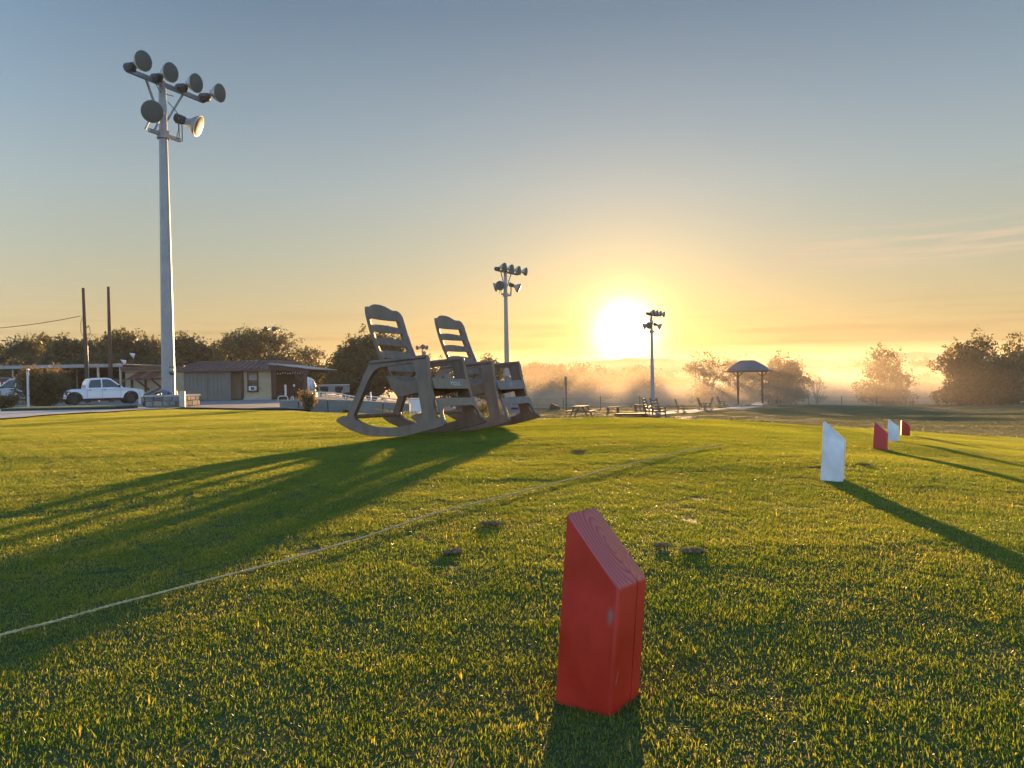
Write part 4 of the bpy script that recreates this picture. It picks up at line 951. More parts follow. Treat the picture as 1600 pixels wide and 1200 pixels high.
def wood_marker(name, label, loc, rz, size, h_hi, h_lo, lean, m_, crack=False, clip=0, group=None):
    """square timber; local y runs from the low edge to the high edge, local x across"""
    e = empty(name, loc, 0, label, 'tee marker', group)
    e.rotation_euler = (Matrix.Rotation(lean, 3, 'Y') @ Matrix.Rotation(rz, 3, 'Z')).to_euler()
    s = size/2; r_ = size*.06; cs = []
    for cx, cy_, a0 in ((s-r_, s-r_, 0), (-s+r_, s-r_, 90), (-s+r_, -s+r_, 180), (s-r_, -s+r_, 270)):
        for k in range(5): a = R(a0+k*22.5); cs.append((cx+r_*math.cos(a), cy_+r_*math.sin(a)))
    if crack:  # a drying check from the low face to the pith
        i = 15; g = .0013; xc = size*.145; notch = [(xc-.0015, -s), (xc-g, -s+.004), (xc-.016+0, -s+.046), (xc-.0155, -s+.0465), (xc+g*.4, -s+.004), (xc+.0016, -s)]
        cs = cs[:15]+notch+cs[15:]
    def top(x, y):
        t = (y+s)/size; z = h_lo+(h_hi-h_lo)*t
        return min(z, h_hi-clip) if clip else z
    n = len(cs); b = MB(); v0 = [(x, y, -.03) for x, y in cs]; v1 = [(x, y, top(x, y)) for x, y in cs]
    if clip:
        # flat-topped: split at the clip line
        yc = -s+size*(h_hi-clip-h_lo)/(h_hi-h_lo)
        b.poly([[(-s, -.03), (s, -.03), (s, h_hi-clip), (yc, h_hi-clip), (-s, h_lo)]], size, lambda y, z, w: (w-s, y, z))
    else:
        tri = tessellate_polygon([[Vector((x, y, 0)) for x, y in cs]])
        v2 = []; vm = []
        for q_, (x, y) in enumerate(cs):
            f_ = .945 if not (crack and 15 <= q_ < 21) else 1
            yy = y*f_ if not (crack and q_ in (15, 20)) else y*.945
            vm.append((x*(1+f_*1.0)/2 if f_ < 1 else x, (y+yy)/2, top(x, (y+yy)/2)-.0008)); v2.append((x*f_, yy, top(x*f_, yy)+.0))
        v1 = [(x, y, z-.0032) for x, y, z in v1]; N4 = [v0, v1, vm, v2]
        b.add(v0+v1+vm+v2, [tuple(t)[::-1] for t in tri]+[tuple(i+3*n for i in t) for t in tri]+[(l*n+i, l*n+(i+1) % n, (l+1)*n+(i+1) % n, (l+1)*n+i) for l in range(3) for i in range(n)])
    o = b.build('timber', m_, e, bevel=.003 if clip else 0, seg=3, smooth='auto')
    return e
A_ = Vector((.1245, 1.0213)); xh = Vector((math.cos(R(55.5)), math.sin(R(55.5)))); yh = Vector((-xh.y, xh.x)); c_ = A_+.045*(xh+yh)
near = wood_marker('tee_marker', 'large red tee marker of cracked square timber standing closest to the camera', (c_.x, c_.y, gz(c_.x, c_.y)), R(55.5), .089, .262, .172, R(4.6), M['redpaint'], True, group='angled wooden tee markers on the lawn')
def far_marker(px0, px1, py, D, hi, lo, m_, label, yaw, clip=0, lean=3.4):
    x0, x1 = at(px0, py, D).x, at(px1, py, D).x; sz = .092; x = (x0+x1)/2; y = D+.02; g = at((px0+px1)/2, py, D).z
    return wood_marker('tee_marker', label, (x, y, g), R(90+yaw), sz, hi, lo, R(lean), m_, clip=clip, group='angled wooden tee markers on the lawn')
mk = far_marker(1288, 1320, 741, 3.42, .232, .152, M['whitepaint'], 'white tee marker nearest to the camera, grey scribble on its face', -27)
b = MB()
for x0, z0, x1, z1 in ((.018, .118, .013, .119), (.011, .124, .010, .112), (.010, .124, .006, .124), (.001, .126, .0, .111), (-.002, .125, -.003, .112), (-.003, .118, -.012, .126), (-.004, .118, -.013, .110)):
    b.bar((.0465, x0, z0), (.0465, x1, z1), .0016, .0012, up=(1, 0, 0))
b.v = [(-v[0]-.0002 if False else v[0], v[1], v[2]) for v in b.v]
ink = b.build('pen_scribble', mat('grey_ink', (.16, .18, .20), .7), mk)
ink.rotation_euler = (0, 0, 0)
far_marker(1368, 1387, 703, 5.6, .205, .125, M['redpaint'], 'red tee marker second from the camera on the right, between the two white ones', -30)
far_marker(1390, 1404, 688, 7.15, .195, .125, M['whitepaint'], 'white tee marker standing farther off between two red ones', -30)
far_marker(1410.5, 1420.5, 682, 9.0, .20, .125, M['redpaint'], 'farthest red tee marker with a flat cut top', -22, clip=.018)

# ---------------------------------------------------------------- twine across the lawn
def twine():
    ks = [(-60, 1008), (0, 990), (90, 968), (175, 943), (300, 912), (430, 878), (560, 841), (620, 821), (680, 801), (780, 776), (900, 746), (980, 725), (1050, 708), (1100, 699), (1128, 695)]
    P = [hit(px, py, .6, .016) for px, py in ks]; out = []
    for i in range(len(P)-1):
        n = max(3, int((P[i+1]-P[i]).length/.012))
        for k in range(n): out.append(P[i].lerp(P[i+1], k/n))
    out.append(P[-1]); r = np.random.default_rng(2); n = len(out); nz = np.cumsum(r.normal(0, .0006, n)); nz -= np.linspace(0, nz[-1], n)
    kz = np.convolve(r.normal(0, 1, n+40), np.hanning(40)/6, 'valid')[:n]
    C_ = [Vector((p.x, p.y+nz[i]*.5, gz(p.x, p.y)+.013+kz[i]*.0006)) for i, p in enumerate(out)]
    e = empty('twine_line', C_[0], 0, 'straw-coloured twine stretched over the grass from the left border past the chairs', 'rope')
    s = 0
    for st in range(3):
        pts = []; s = 0
        for i, c in enumerate(C_):
            if i: s += (C_[i]-C_[i-1]).length
            d = (C_[min(i+1, n-1)]-C_[max(i-1, 0)]).normalized(); a = s/.022*2*math.pi+st*2*math.pi/3
            x = d.cross(Vector((0, 0, 1))).normalized(); y = x.cross(d); pts.append(c+(x*math.cos(a)+y*math.sin(a))*.0017-C_[0])
        pts = pts[::1]; b = MB(); b.tube(pts, .0017, 5); b.build('strand', M['twine'], e, smooth=True, fix=False)
    b = MB()
    for k in range(420):  # loose fibres
        i = r.integers(5, n-5); c = C_[i]-C_[0]; d = Vector(r.normal(0, 1, 3)).normalized(); l = r.uniform(.006, .020)
        b.tube([c, c+d*l*.5, c+d*l+Vector((0, 0, -.002))], [.0006, .0005, .0002], 3, False)
    f = b.build('loose_fibres', M['twine'], e, fix=False); f['kind'] = 'stuff'
twine()

# worm casts and thatch tufts in the turf
M['thatch'] = mat('dead_thatch', (.19, .135, .075), .9, .4, 60)
def thatch(px, py, w, seed, label):
    q = hit(px, py, .6); r = random.Random(seed); b = MB()
    for k in range(150):
        a = r.uniform(0, 6.28); rad = w*.72*r.random()**.6; x, y = rad*math.cos(a), rad*.7*math.sin(a); z = gz(q.x+x, q.y+y)-q.z+.004+.005*(1-(rad/w)**2)*r.random()
        d = Vector((r.gauss(0, 1), r.gauss(0, 1), r.gauss(0, .35))).normalized()*r.uniform(.006, .02)
        b.tube([(x, y, z), (x+d.x, y+d.y, z+abs(d.z))], [.0012, .0006], 3, False)
    for k in range(14):
        a = r.uniform(0, 6.28); rad = w*.8*r.random(); b.lathe([(.0, -.004), (r.uniform(.003, .007), 0), (0, .005)], Matrix.Translation((rad*math.cos(a), rad*.7*math.sin(a), .008)), 5, False, False)
    o = b.build('thatch_clump', M['thatch'], fix=False, loc=q); tag(o, label, 'turf clump', 'dead turf clumps on the lawn')
for i, (px, py, w, lab) in enumerate([(768, 822, .05, 'dark turf clump just right of the twine, above the other clumps'), (708, 867, .032, 'small brown clump left of the big red marker in open grass'), (1083, 865, .038, 'brown clump right of the big red marker top'),
                                 (1034, 857, .02, 'tiny clump between the red marker and the brown clump right of it'), (905, 707, .05, 'flat brown patch near the far end of the twine'), (1350, 728, .04, 'brown speck in the gold grass right of the nearest white marker')]):
    thatch(px, py, w, i, lab)

# ---------------------------------------------------------------- pickup
def wheel(par, x, y, r_=.40, w=.27):
    Mx = Matrix.Translation((x, y, r_)) @ Matrix.Rotation(R(90), 4, 'X')
    b = MB(); b.lathe([(r_*.58, -w/2), (r_*.93, -w/2), (r_, -w*.38), (r_, w*.38), (r_*.93, w/2), (r_*.58, w/2)], Mx, 28, False, False); wo = b.build('wheel', M['tyre'], par, smooth='auto')
    b = MB(); s = 1 if y < 0 else -1
    b.lathe([(r_*.58, -w/2+.01), (r_*.56, -w/2+.05)], Mx, 28, False, True); b.lathe([(r_*.58, w/2-.01), (r_*.56, w/2-.05)], Mx, 28, False, True)
    for k in range(6):
        a = k*math.pi/3
        for sd in (-1, 1): b.bar(Mx @ Vector((0, 0, sd*(w/2-.03))), Mx @ Vector((r_*.55*math.cos(a), r_*.55*math.sin(a), sd*(w/2-.03))), .06, .03)
    b.build('rim', M['rim'], wo)
def pickup(loc, rz, paintm, label, scale=1.0):
    e = empty('pickup_truck', loc, rz, label, 'pickup truck'); e.scale = (scale,)*3
    W = .95
    def arch(cx, r_, n=12): return [(cx-r_*math.cos(math.pi*k/n), .42+r_*math.sin(math.pi*k/n)) for k in range(n+1)]
    # lower body side profile (x forward), origin under the rear axle
    prof = [(-1.10, .62), (-1.12, 1.08), (-1.05, 1.12), (.62, 1.12), (2.30, 1.14), (3.10, 1.17), (3.35, 1.16), (3.95, 1.10), (4.40, 1.02), (4.58, .92), (4.62, .60), (4.45, .45)]
    low = [(p[0], p[1]) for p in arch(3.66, .50)][::-1] + [(3.12, .42), (.56, .42)] + [(p[0], p[1]) for p in arch(0, .50)][::-1] + [(-.85, .50)]
    def fn(u, z, w):
        y = -W+w; s = 1 - .05*max(0, (z-.95)/.2) - (.16*max(0, (u-3.9)/.72)**2); return (u, y*s, z)
    b = MB(); b.poly([prof+low], 2*W, fn); body = b.build('body', paintm, e, bevel=.03, seg=3, smooth='auto')
    # cab
    cab = [(.72, 1.10), (.80, 1.55), (.98, 1.84), (1.15, 1.89), (2.05, 1.90), (2.35, 1.84), (3.22, 1.15)]
    def fc(u, z, w): return (u, (-W+.04+w*(1))*(1-.17*max(0, (z-1.1)/.8)), z)
    b = MB(); b.poly([cab], 2*(W-.04), fc); b.build('cab', paintm, e, bevel=.03, seg=3, smooth='auto')
    def pane(name, pts, s, m_=None, off=.008):
        b = MB(); b.poly([pts], .01, lambda u, z, w: (u, s*((W-.04)*(1-.17*max(0, (z-1.1)/.8))+off-w), z)); return b.build(name, m_ or M['glass'], e)
    for s in (-1, 1):
        pane('side_window', [(.90, 1.20), (.96, 1.52), (1.06, 1.74), (1.70, 1.78), (1.72, 1.20)], s)
        pane('side_window', [(1.80, 1.20), (1.78, 1.78), (2.12, 1.79), (2.34, 1.73), (2.98, 1.22)], s)
        for x in (.80, 1.76, 2.98):
            b = MB(); b.bar((x, s*(W+.001), .50), (x, s*(W-.0), 1.10), .012, .012); b.build('door_gap', M['black'], e)
        for x in (.98, 1.93):
            b = MB(); b.box((x, s*(W+.012), 1.03), (.16, .04, .035)); b.build('door_handle', M['black'], e)
        b = MB(); b.box((2.86, s*(W+.12), 1.27), (.12, .20, .20)); b.build('side_mirror', M['black'], e, bevel=.03)
        b = MB(); b.box((4.40, s*(W-.20), .88), (.20, .22, .16)); b.build('headlight', M['white'], e, bevel=.03)
        b = MB(); b.box((-1.10, s*(W-.07), .92), (.06, .13, .34)); b.build('tail_light', mat('tail_light_red', (.25, .02, .02), .3) if 'tl' not in M else M['tl'], e, bevel=.02)
        b = MB(); b.box((1.85, s*(W-.03), .40), (2.3, .12, .08)); b.build('side_step', M['black'], e)
        for cx in (0, 3.66):
            b = MB(); b.poly([[(cx-.53*math.cos(math.pi*k/12), .40+.53*math.sin(math.pi*k/12)) for k in range(13)]+[(cx+.49*math.cos(math.pi*k/12), .40+.49*math.sin(math.pi*k/12)) for k in range(13)]], .03, lambda u, z, w, s=s: (u, s*(W+.012-w)*(1-(.16*max(0, (u-3.9)/.72)**2)), z)); b.build('fender_flare', M['black'], e)
    b = MB(); b.add([(.742, -.62, 1.24), (.742, .62, 1.24), (.925, .56, 1.74), (.925, -.56, 1.74)], [(0, 1, 2, 3)]); b.v += [(v[0]-.02, v[1], v[2]) for v in b.v]; b.f += [(4, 5, 6, 7)]; b.build('rear_window', M['glass'], e)
    b = MB(); b.add([(3.19, -.74, 1.19), (3.19, .74, 1.19), (2.40, .66, 1.82), (2.40, -.66, 1.82), (3.17, -.74, 1.17), (3.17, .74, 1.17), (2.38, .66, 1.80), (2.38, -.66, 1.80)], [(0, 1, 2, 3), (7, 6, 5, 4), (0, 4, 5, 1), (2, 6, 7, 3)]); b.build('windscreen', M['glass'], e)
    b = MB(); b.box((-.18, 0, 1.125), (1.62, 1.66, .02)); b.build('bed_opening', M['black'], e)
    b = MB(); b.box((-1.17, 0, .60), (.14, 1.7, .18)); b.build('rear_bumper', M['galv'], e, bevel=.03)
    b = MB(); b.box((4.62, 0, .55), (.16, 1.72, .24)); b.build('front_bumper', M['black'], e, bevel=.04)
    b = MB(); b.box((4.58, 0, .86), (.06, 1.0, .22)); b.build('grille', M['black'], e, bevel=.02)
    b = MB(); b.box((1.8, 0, .36), (5.2, 1.3, .16)); b.build('chassis', M['black'], e)
    for x in (0, 3.66):
        for s in (-1, 1): wheel(e, x, s*(W-.10))
    return e
q = at(113, 634.5, 51.); pickup((q.x, q.y, gz(q.x, q.y)+.03), R(39), M['carwhite'], 'white crew-cab pickup parked behind the big shrub, nose to the right', .93)
q = at(-22, 632, 56.); pickup((q.x+4.2, q.y+.4, gz(q.x, q.y)+.03), R(176), M['carsilver'], 'pale silver pickup under the carport, cut off by the left border')

# ---------------------------------------------------------------- shrubs
def shrub(px, py, wpx, hpx, D, seed, label, m_='leaf_brown', leaves=3500, size=.06, name='shrub'):
    x = at(px, py, D).x; g = gz(x, D); w = wpx/FPX*D; h = hpx/FPX*D; rs = np.random.default_rng(seed)
    e = empty(name, (x, D, g), 0, label, 'shrub'); C_ = []; b = MB()
    for k in range(60):
        a = rs.uniform(0, 6.28); l = rs.uniform(.5, 1.05); end = Vector((math.cos(a)*w*.5*l*rs.random()**.4, math.sin(a)*w*.35*l, h*rs.uniform(.45, 1.02)*(1-.0)))
        mid = Vector((end.x*.35, end.y*.35, end.z*.6)); b.tube([(end.x*.1, 0, -.05), mid, end], [.018, .012, .004], 4, False)
        n = leaves//60; t = rs.random(n)**.6; base = np.array([Vector((end.x*.1, 0, 0)).lerp(end, float(q_)) for q_ in t]); C_.append(base+rs.normal(0, w*.045, (n, 3)))
    C_ = np.concatenate(C_); C_[:, 2] = np.maximum(C_[:, 2], .05)
    leaf_mesh('foliage', C_, None, M[m_], e, rs, size); b.build('stem', M['bark'], e, fix=False)
shrub(66, 630, 100, 64, 44., 1, 'big olive-brown shrub in front of the pickup tail', leaves=9000, size=.085)
shrub(5, 632, 60, 24, 34., 2, 'low rusty-brown shrub at the left border below the silver pickup', leaves=3500, size=.05)
M['straw'] = mat('straw_leaf', (.26, .19, .09), .7, .3, 6, trans=.4, tcol=(.4, .28, .1))
shrub(481, 640, 34, 33, 17.5, 3, 'wispy straw-coloured weed shrub growing before the low concrete wall', 'straw', 2600, .022)
shrub(545, 643, 30, 14, 17.5, 4, 'low green-brown weeds at the foot of the concrete wall left of the near chair', 'leaf_brown', 1500, .02)
shrub(756, 640, 30, 40, 30., 5, 'twiggy gold-lit shrub seen between the legs of the second chair', 'straw', 2600, .035)
shrub(736, 622, 20, 22, 42., 6, 'small cone-shaped conifer seen through the near chair front rails', 'leaf', 2400, .05)

# ---------------------------------------------------------------- concrete wall, ramp rails, porch furniture
M['wallgrey'] = mat('old_concrete', (.20, .19, .17), .9, .25, 2, .4, 20)
def wall_():
    D = 19.; e = empty('retaining_wall', (at(520, 600, D).x, D, gz(at(520, 600, D).x, D)), 0, 'low grey concrete retaining wall running behind the rocking chairs', 'wall'); O = Vector(e.location)
    xs = [436, 466, 512, 556, 598, 640]
    tops = [625.5, 624.8, 624.5, 625.5, 628, 631]
    for i in range(5):
        p0, p1 = at(xs[i]+.5, tops[i], D), at(xs[i+1]-.5, tops[i+1], D); zb = -1.15
        b = MB(); vs = [(p0.x, D, zb), (p1.x, D, zb), (p1.x, D, p1.z), (p0.x, D, p0.z)]; vs += [(v[0], v[1]+.25, v[2]) for v in vs]; vs = [Vector(v)-O for v in vs]
        b.add(vs, [(0, 1, 2, 3), (7, 6, 5, 4), (0, 4, 5, 1), (1, 5, 6, 2), (2, 6, 7, 3), (3, 7, 4, 0)]); b.build('panel', M['wallgrey'], e, bevel=.015)
wall_()
M['pipe'] = mat('white_pipe', (.62, .60, .58), .4, .08, 6)
def rail(label, pts, D, post_px, group):
    """pts: (px, py) of the top rail at depth D, posts drop to the wall"""
    p0 = at(*pts[0], D); e = empty('handrail', (p0.x, D, gz(p0.x, D)), 0, label, 'railing', group); O = Vector(e.location)
    for k in range(3):
        P = [at(px, py+k*4.0, D)-O for px, py in pts]; b = MB(); b.tube(P, .03 if k == 0 else .022, 8); b.build('rail', M['pipe'], e, smooth='auto')
    for px in post_px:
        py = np.interp(px, [q_[0] for q_ in pts], [q_[1] for q_ in pts]); t_ = at(px, py, D)-O; b = MB(); b.tube([t_, (t_.x, t_.y, t_.z-.55)], .028, 8); b.build('post', M['pipe'], e, smooth='auto')
rail('white pipe ramp railing sloping down to the right behind the near chair', [(485, 612.5), (520, 613.5), (560, 621)], 36.5, [487, 499, 511, 525, 540, 556], 'white pipe railings')
rail('white pipe railing further right on the wall, seen inside the near chair frame', [(556, 617.5), (600, 621.5), (650, 628)], 36.2, [558, 580, 602, 625, 648], 'white pipe railings')
def hoop(px0, px1, pyt, D, label):
    p0, p1 = at(px0, pyt, D), at(px1, pyt, D); g = gz(p0.x, D); h = p0.z-g
    b = MB(); w = p1.x-p0.x; b.tube([(0, 0, 0), (0, 0, h-.1), (.1, 0, h), (w-.1, 0, h), (w, 0, h-.1), (w, 0, 0)], .035, 8)
    tag(b.build('pipe_hoop', M['pipe'], smooth='auto', loc=(p0.x, D, g)), label, 'pipe hoop', 'pipe hoops before the porch')
hoop(434.5, 449.5, 619, 54, 'wider white pipe hoop standing before the porch'); hoop(455, 458.5, 619, 54, 'narrow white pipe hoop right of the wider one before the porch')
def pipe_post(px, pyt, pyb, D, label, r_=.05):
    p1, p0 = at(px, pyt, D), at(px, pyb, D); b = MB(); b.lathe([(r_, 0), (r_, p1.z-p0.z-.03), (r_*.6, p1.z-p0.z), (0, p1.z-p0.z)], None, 10); tag(b.build('pale_post', M['pipe'], smooth='auto', loc=(p0.x, D, p0.z)), label, 'post', 'pale posts by the lot')
pipe_post(446.3, 601, 618.5, 57.4, 'pale upright post inside the porch', .08); pipe_post(459.5, 600.5, 604, 57.4, 'bright small lantern top on the porch edge', .08); pipe_post(579.5, 612, 640, 34, 'slim pale post seen inside the near chair frame', .03)
# white round-backed trailer behind the porch
def camper():
    D = 73.; x = at(476, 600, D).x; g = gz(x, D); e = empty('white_tank', (x, D, g), 0, 'white dome-shaped tank standing behind the right porch post', 'tank'); rr_ = 17/FPX*D; h = at(476, 588.5, D).z-g
    prof = [(rr_*.98, h-rr_*1.5), (rr_, h-rr_*.95), (rr_*.96, h-rr_*.62), (rr_*.82, h-rr_*.33), (rr_*.6, h-rr_*.15), (rr_*.3, h-.03), (.02, h)]
    b = MB(); b.lathe(prof, None, 28, True, True); b.build('dome', M['white'], e, smooth='auto')
    for k in range(6):
        a = k*math.pi/3+.3; b = MB(); b.tube([((rr_*1.0)*math.cos(a), rr_*math.sin(a), h-rr_*1.5), ((rr_*1.01)*math.cos(a), rr_*1.01*math.sin(a), h-rr_*.95), (rr_*.83*math.cos(a), rr_*.83*math.sin(a), h-rr_*.33), (.1*math.cos(a), .1*math.sin(a), h+.01)], .03, 5); b.build('rib', M['galv'], e)
    b = MB(); b.box((0, 0, (h-rr_*1.5)/2), (rr_*1.9, rr_*1.9, h-rr_*1.5)); b.build('base', M['dark_metal'], e)
camper()
def trailer_parts(e, w, d, h):
    for k in (-.28, .28):
        b = MB(); b.box((w*k, -d/2-.01, h*.6), (w*.28, .03, h*.42)); b.build('window', M['glass'], e)
    b = MB(); b.box((0, 0, h+.03), (w*1.03, d*1.05, .06)); b.build('roof', M['white'], e)
    for k in (-.25, .25): wheel(e, w*k, -d/2+.05, .3, .2)
box_thing('utility_trailer', 'grey utility trailer with pale roof edge parked right of the dome tank', 'trailer', 497, 539, 602, 614, 70., 2., mat('trailer_wall', (.28, .28, .27), .6), parts=trailer_parts)
def porch_stuff():
    # string lights
    a, b_ = at(428, 581, 58.), at(475, 580, 58.); e = empty('string_lights', a, 0, 'string of pale bulbs hanging under the porch beam', 'string lights'); b = MB(); P = []
    for i in range(25):
        t = i/24; p_ = a.lerp(b_, t); p_.z -= .10*abs(math.sin(t*math.pi*3)); P.append(p_-a)
    b.tube(P, .01, 4); b.build('cord', M['black'], e)
    for i in range(1, 24, 2):
        b = MB(); b.lathe([(.01, .05), (.045, 0), (.03, -.05), (0, -.065)], Matrix.Translation(P[i]+Vector((0, 0, -.05))), 8, False, False); b.build('bulb', M['bulb'], e, smooth=True)
M['bulb'] = mat('pale_bulb_glass', (.75, .70, .55), .25)
porch_stuff()
def chair_simple(px, D, rz, label):
    x = at(px, 600, D).x; e = empty('patio_chair', (x, D, gz(x, D)), R(rz), label, 'chair', 'dark chairs in the porch')
    for sx in (-1, 1):
        for sy in (-1, 1): b = MB(); b.bar((sx*.22, sy*.22, 0), (sx*.2, sy*.2, .45), .04); b.build('leg', M['brownwood'], e)
    b = MB(); b.box((0, 0, .46), (.5, .5, .04)); b.build('seat', M['brownwood'], e)
    b = MB(); b.box((0, .23, .78), (.5, .04, .5), rx=R(-8)); b.build('backrest', M['brownwood'], e)
chair_simple(436, 59.5, 10, 'dark chair in the porch next to the beige wall'); chair_simple(466, 60.5, -20, 'dark chair in the porch near the right post')
# hand cart left of the plinth
def cart():
    p_ = at(238, 631, 25.); g = gz(p_.x, p_.y); e = empty('hand_cart', (p_.x, p_.y, g), R(5), 'dark hand cart with sloping handle between pickup and stone plinth', 'cart')
    b = MB(); b.box((0, 0, .28), (.42, .38, .34)); b.build('bin', mat('cart_bin', (.05, .05, .065), .6), e, bevel=.03)
    b = MB(); b.bar((-.12, -.12, .44), (.40, -.12, .70), .03); b.bar((-.12, .12, .44), (.40, .12, .70), .03); b.bar((.40, -.14, .70), (.40, .14, .70), .03); b.build('handle', M['dark_metal'], e)
    for s in (-1, 1): wheel(e, -.1, s*.22, .11, .05)
    b = MB(); b.box((-.15, 0, .03), (.7, .5, .05)); b.build('skid', M['black'], e)
cart()
pipe_post(218.5, 611, 631, 40, 'short dark stand with a pale top between the pickup and the hand cart', .06)

# ---------------------------------------------------------------- things right of the chairs
def star_cabinet():
    D = 24.; x = at(805, 640, D).x; g = gz(x, D); top = at(805, 629.5, D).z; h = top-g; w = 26/FPX*D
    e = empty('cabinet', (x, D, g), R(-8), 'mauve-grey cabinet with a dark slot and a star board, seen under the second chair', 'cabinet')
    m_ = mat('mauve_cabinet', (.22, .19, .20), .6, .1, 3)
    b = MB(); b.box((0, .2, h/2), (w*.82, .45, h)); b.build('body', m_, e, bevel=.012)
    b = MB(); b.box((-.01, -.03, h-.17), (w*.42, .02, .055)); b.build('slot', M['black'], e)
    for sx in (-1, 1): b = MB(); b.lathe([(.018, -.015), (.018, .0), (.0, .01)], Matrix.Translation((sx*w*.25, -.03, h-.06)) @ Matrix.Rotation(R(90), 4, 'X'), 8); b.build('bolt', M['pipe'], e)
    b = MB(); b.box((-w*.56, .12, h/2), (w*.26, .3, h)); sb = b.build('side_board', M['brownwood'], e, bevel=.01)
    pts = [((.075 if k % 2 == 0 else .031)*math.sin(k*math.pi/5), (.075 if k % 2 == 0 else .031)*math.cos(k*math.pi/5)) for k in range(10)]
    b = MB(); b.poly([pts], .012, lambda u, z, w_: (u-w*.56, -.032-w_, h-.24+z)); b.build('star', M['pipe'], sb)
star_cabinet()
def sign_post():
    q = hit(885, 646, 10); D = q.y; top = at(885, 588, D).z; h = top-q.z
    e = empty('sign_post', (q.x, q.y, q.z), R(0), 'slim post carrying a narrow upright board, between the chairs and the sun', 'sign'); b = MB(); b.box((0, 0, h*.5), (.09, .09, h)); b.build('post', M['brownwood'], e)
    b = MB(); b.box((-.02, -.06, h-.37), (.2, .03, .74)); b.build('board', mat('sign_board', (.17, .11, .10), .7), e, bevel=.01)
sign_post()
def table(px, py, label, m_):
    q = hit(px, py, 10); e = empty('picnic_table', q, R(70), label, 'picnic table')
    for k in range(5): b = MB(); b.box((0, -.32+k*.16, .74), (1.7, .15, .04)); b.build('plank', m_, e)
    for s in (-1, 1):
        for k in range(2): b = MB(); b.box((0, s*(.62+k*.15), .45), (1.7, .14, .04)); b.build('bench_plank', m_, e)
        for t in (-.6, .6): b = MB(); b.bar((t, s*.25, .72), (t, s*.62, 0), .05, .09); b.build('leg', m_, e)
        b = MB(); b.bar((s*.6, -.75, .41), (s*.6, .75, .41), .05, .09); b.build('cross_beam', m_, e)
M['greywood'] = mat('grey_timber', (.13, .10, .085), .8, .25, 4)
table(908, 653, 'wooden picnic table before the sun glow, right of the upright sign board', M['greywood'])
table(700, 646, 'pale picnic table seen under the near chair front rails', mat('pale_timber', (.40, .34, .28), .8))
def cart2():
    q = at(653, 645, 30.); g = gz(q.x, q.y); e = empty('ice_chest_cart', (q.x, q.y, g), R(10), 'white wheeled chest seen behind the near chair front leg', 'cart'); h = at(653, 622, 30).z-g
    b = MB(); b.box((0, 0, h*.55), (.62, .5, h*.8)); b.build('chest', M['white'], e, bevel=.02)
    b = MB(); b.box((0, 0, h*.97), (.66, .54, .05)); b.build('lid', M['pipe'], e, bevel=.01)
    b = MB(); b.box((0, -.26, h*.25), (.60, .03, .04)); b.build('trim', M['dark_metal'], e)
    for sx in (-1, 1):
        for s in (-1, 1): wheel(e, sx*.24, s*.22, .09, .05)
cart2()
def fence(label, pts, D0, postn, hgt, rails=2, m_='greywood', gap=None):
    P = [hit(px, py, D0) for px, py in pts]; e = empty('post_fence', P[0], 0, label, 'fence'); O = P[0]
    a, c = P[0], P[-1]
    for i in range(postn+1):
        q_ = a.lerp(c, i/postn); q_.z = gz(q_.x, q_.y); b = MB(); b.lathe([(.04, -.2), (.035, hgt), (.0, hgt+.03)], Matrix.Translation(q_-O), 8); b.build('post', M[m_], e, smooth='auto')
    for k in range(rails):
        W_ = []
        for i in range(postn*2+1):
            q_ = a.lerp(c, i/(postn*2)); q_.z = gz(q_.x, q_.y)+hgt*(.45+.45*k); W_.append(q_-O)
        b = MB(); b.tube(W_, .008, 4); b.build('wire', M['dark_metal'], e)
fence('thin post and wire fence along the foot of the misty slope', [(1215, 632.5), (1620, 633)], 70, 7, 1.0)
fence('thin wire fence on the crest between the chairs and the third light pole', [(826, 641), (1000, 640)], 60, 3, 1.2)
def timber_row(label, x0, x1, py, m_):
    a, c = hit(x0, py, 40), hit(x1, py, 40); b = MB(); b.bar(a+Vector((0, 0, .12)), c+Vector((0, 0, .12)), .25, .25); tag(b.build('edge_timber', M[m_], bevel=.02), label, 'timber edging', 'timber edgings')
timber_row('long timber edging on the crest from the second chair to the third light pole', 838, 985, 634.5, 'greywood')
timber_row('short dark timber edging just beyond the lawn at the foot of the third pole', 962, 1010, 652.5, 'brownwood')
def target(px, py, label):
    q = hit(px, py, 60); b = MB(); b.poly([[(-.55, 0), (-.30, .62), (.55, .25), (.6, 0)]], .5, lambda u, z, w: (u, w, z)); tag(b.build('target_board', M['brownwood'], bevel=.02, loc=q), label, 'target')
target(866, 640, 'small dark wedge-shaped target board on the crest left of the sign post')
def feeder(px, py, label):
    q = hit(px, py, 60); e = empty('small_bench', q, R(20), label, 'bench', 'small benches on the crest')
    b = MB(); b.box((0, 0, .45), (1.1, .35, .06)); b.build('seat', M['greywood'], e)
    for s in (-1, 1): b = MB(); b.box((s*.45, 0, .21), (.08, .3, .42)); b.build('leg', M['greywood'], e)
feeder(958, 645, 'low bench with bright seat on the crest left of the third light pole'); feeder(1000, 640, 'dim low bench in the mist just left of the third light pole')
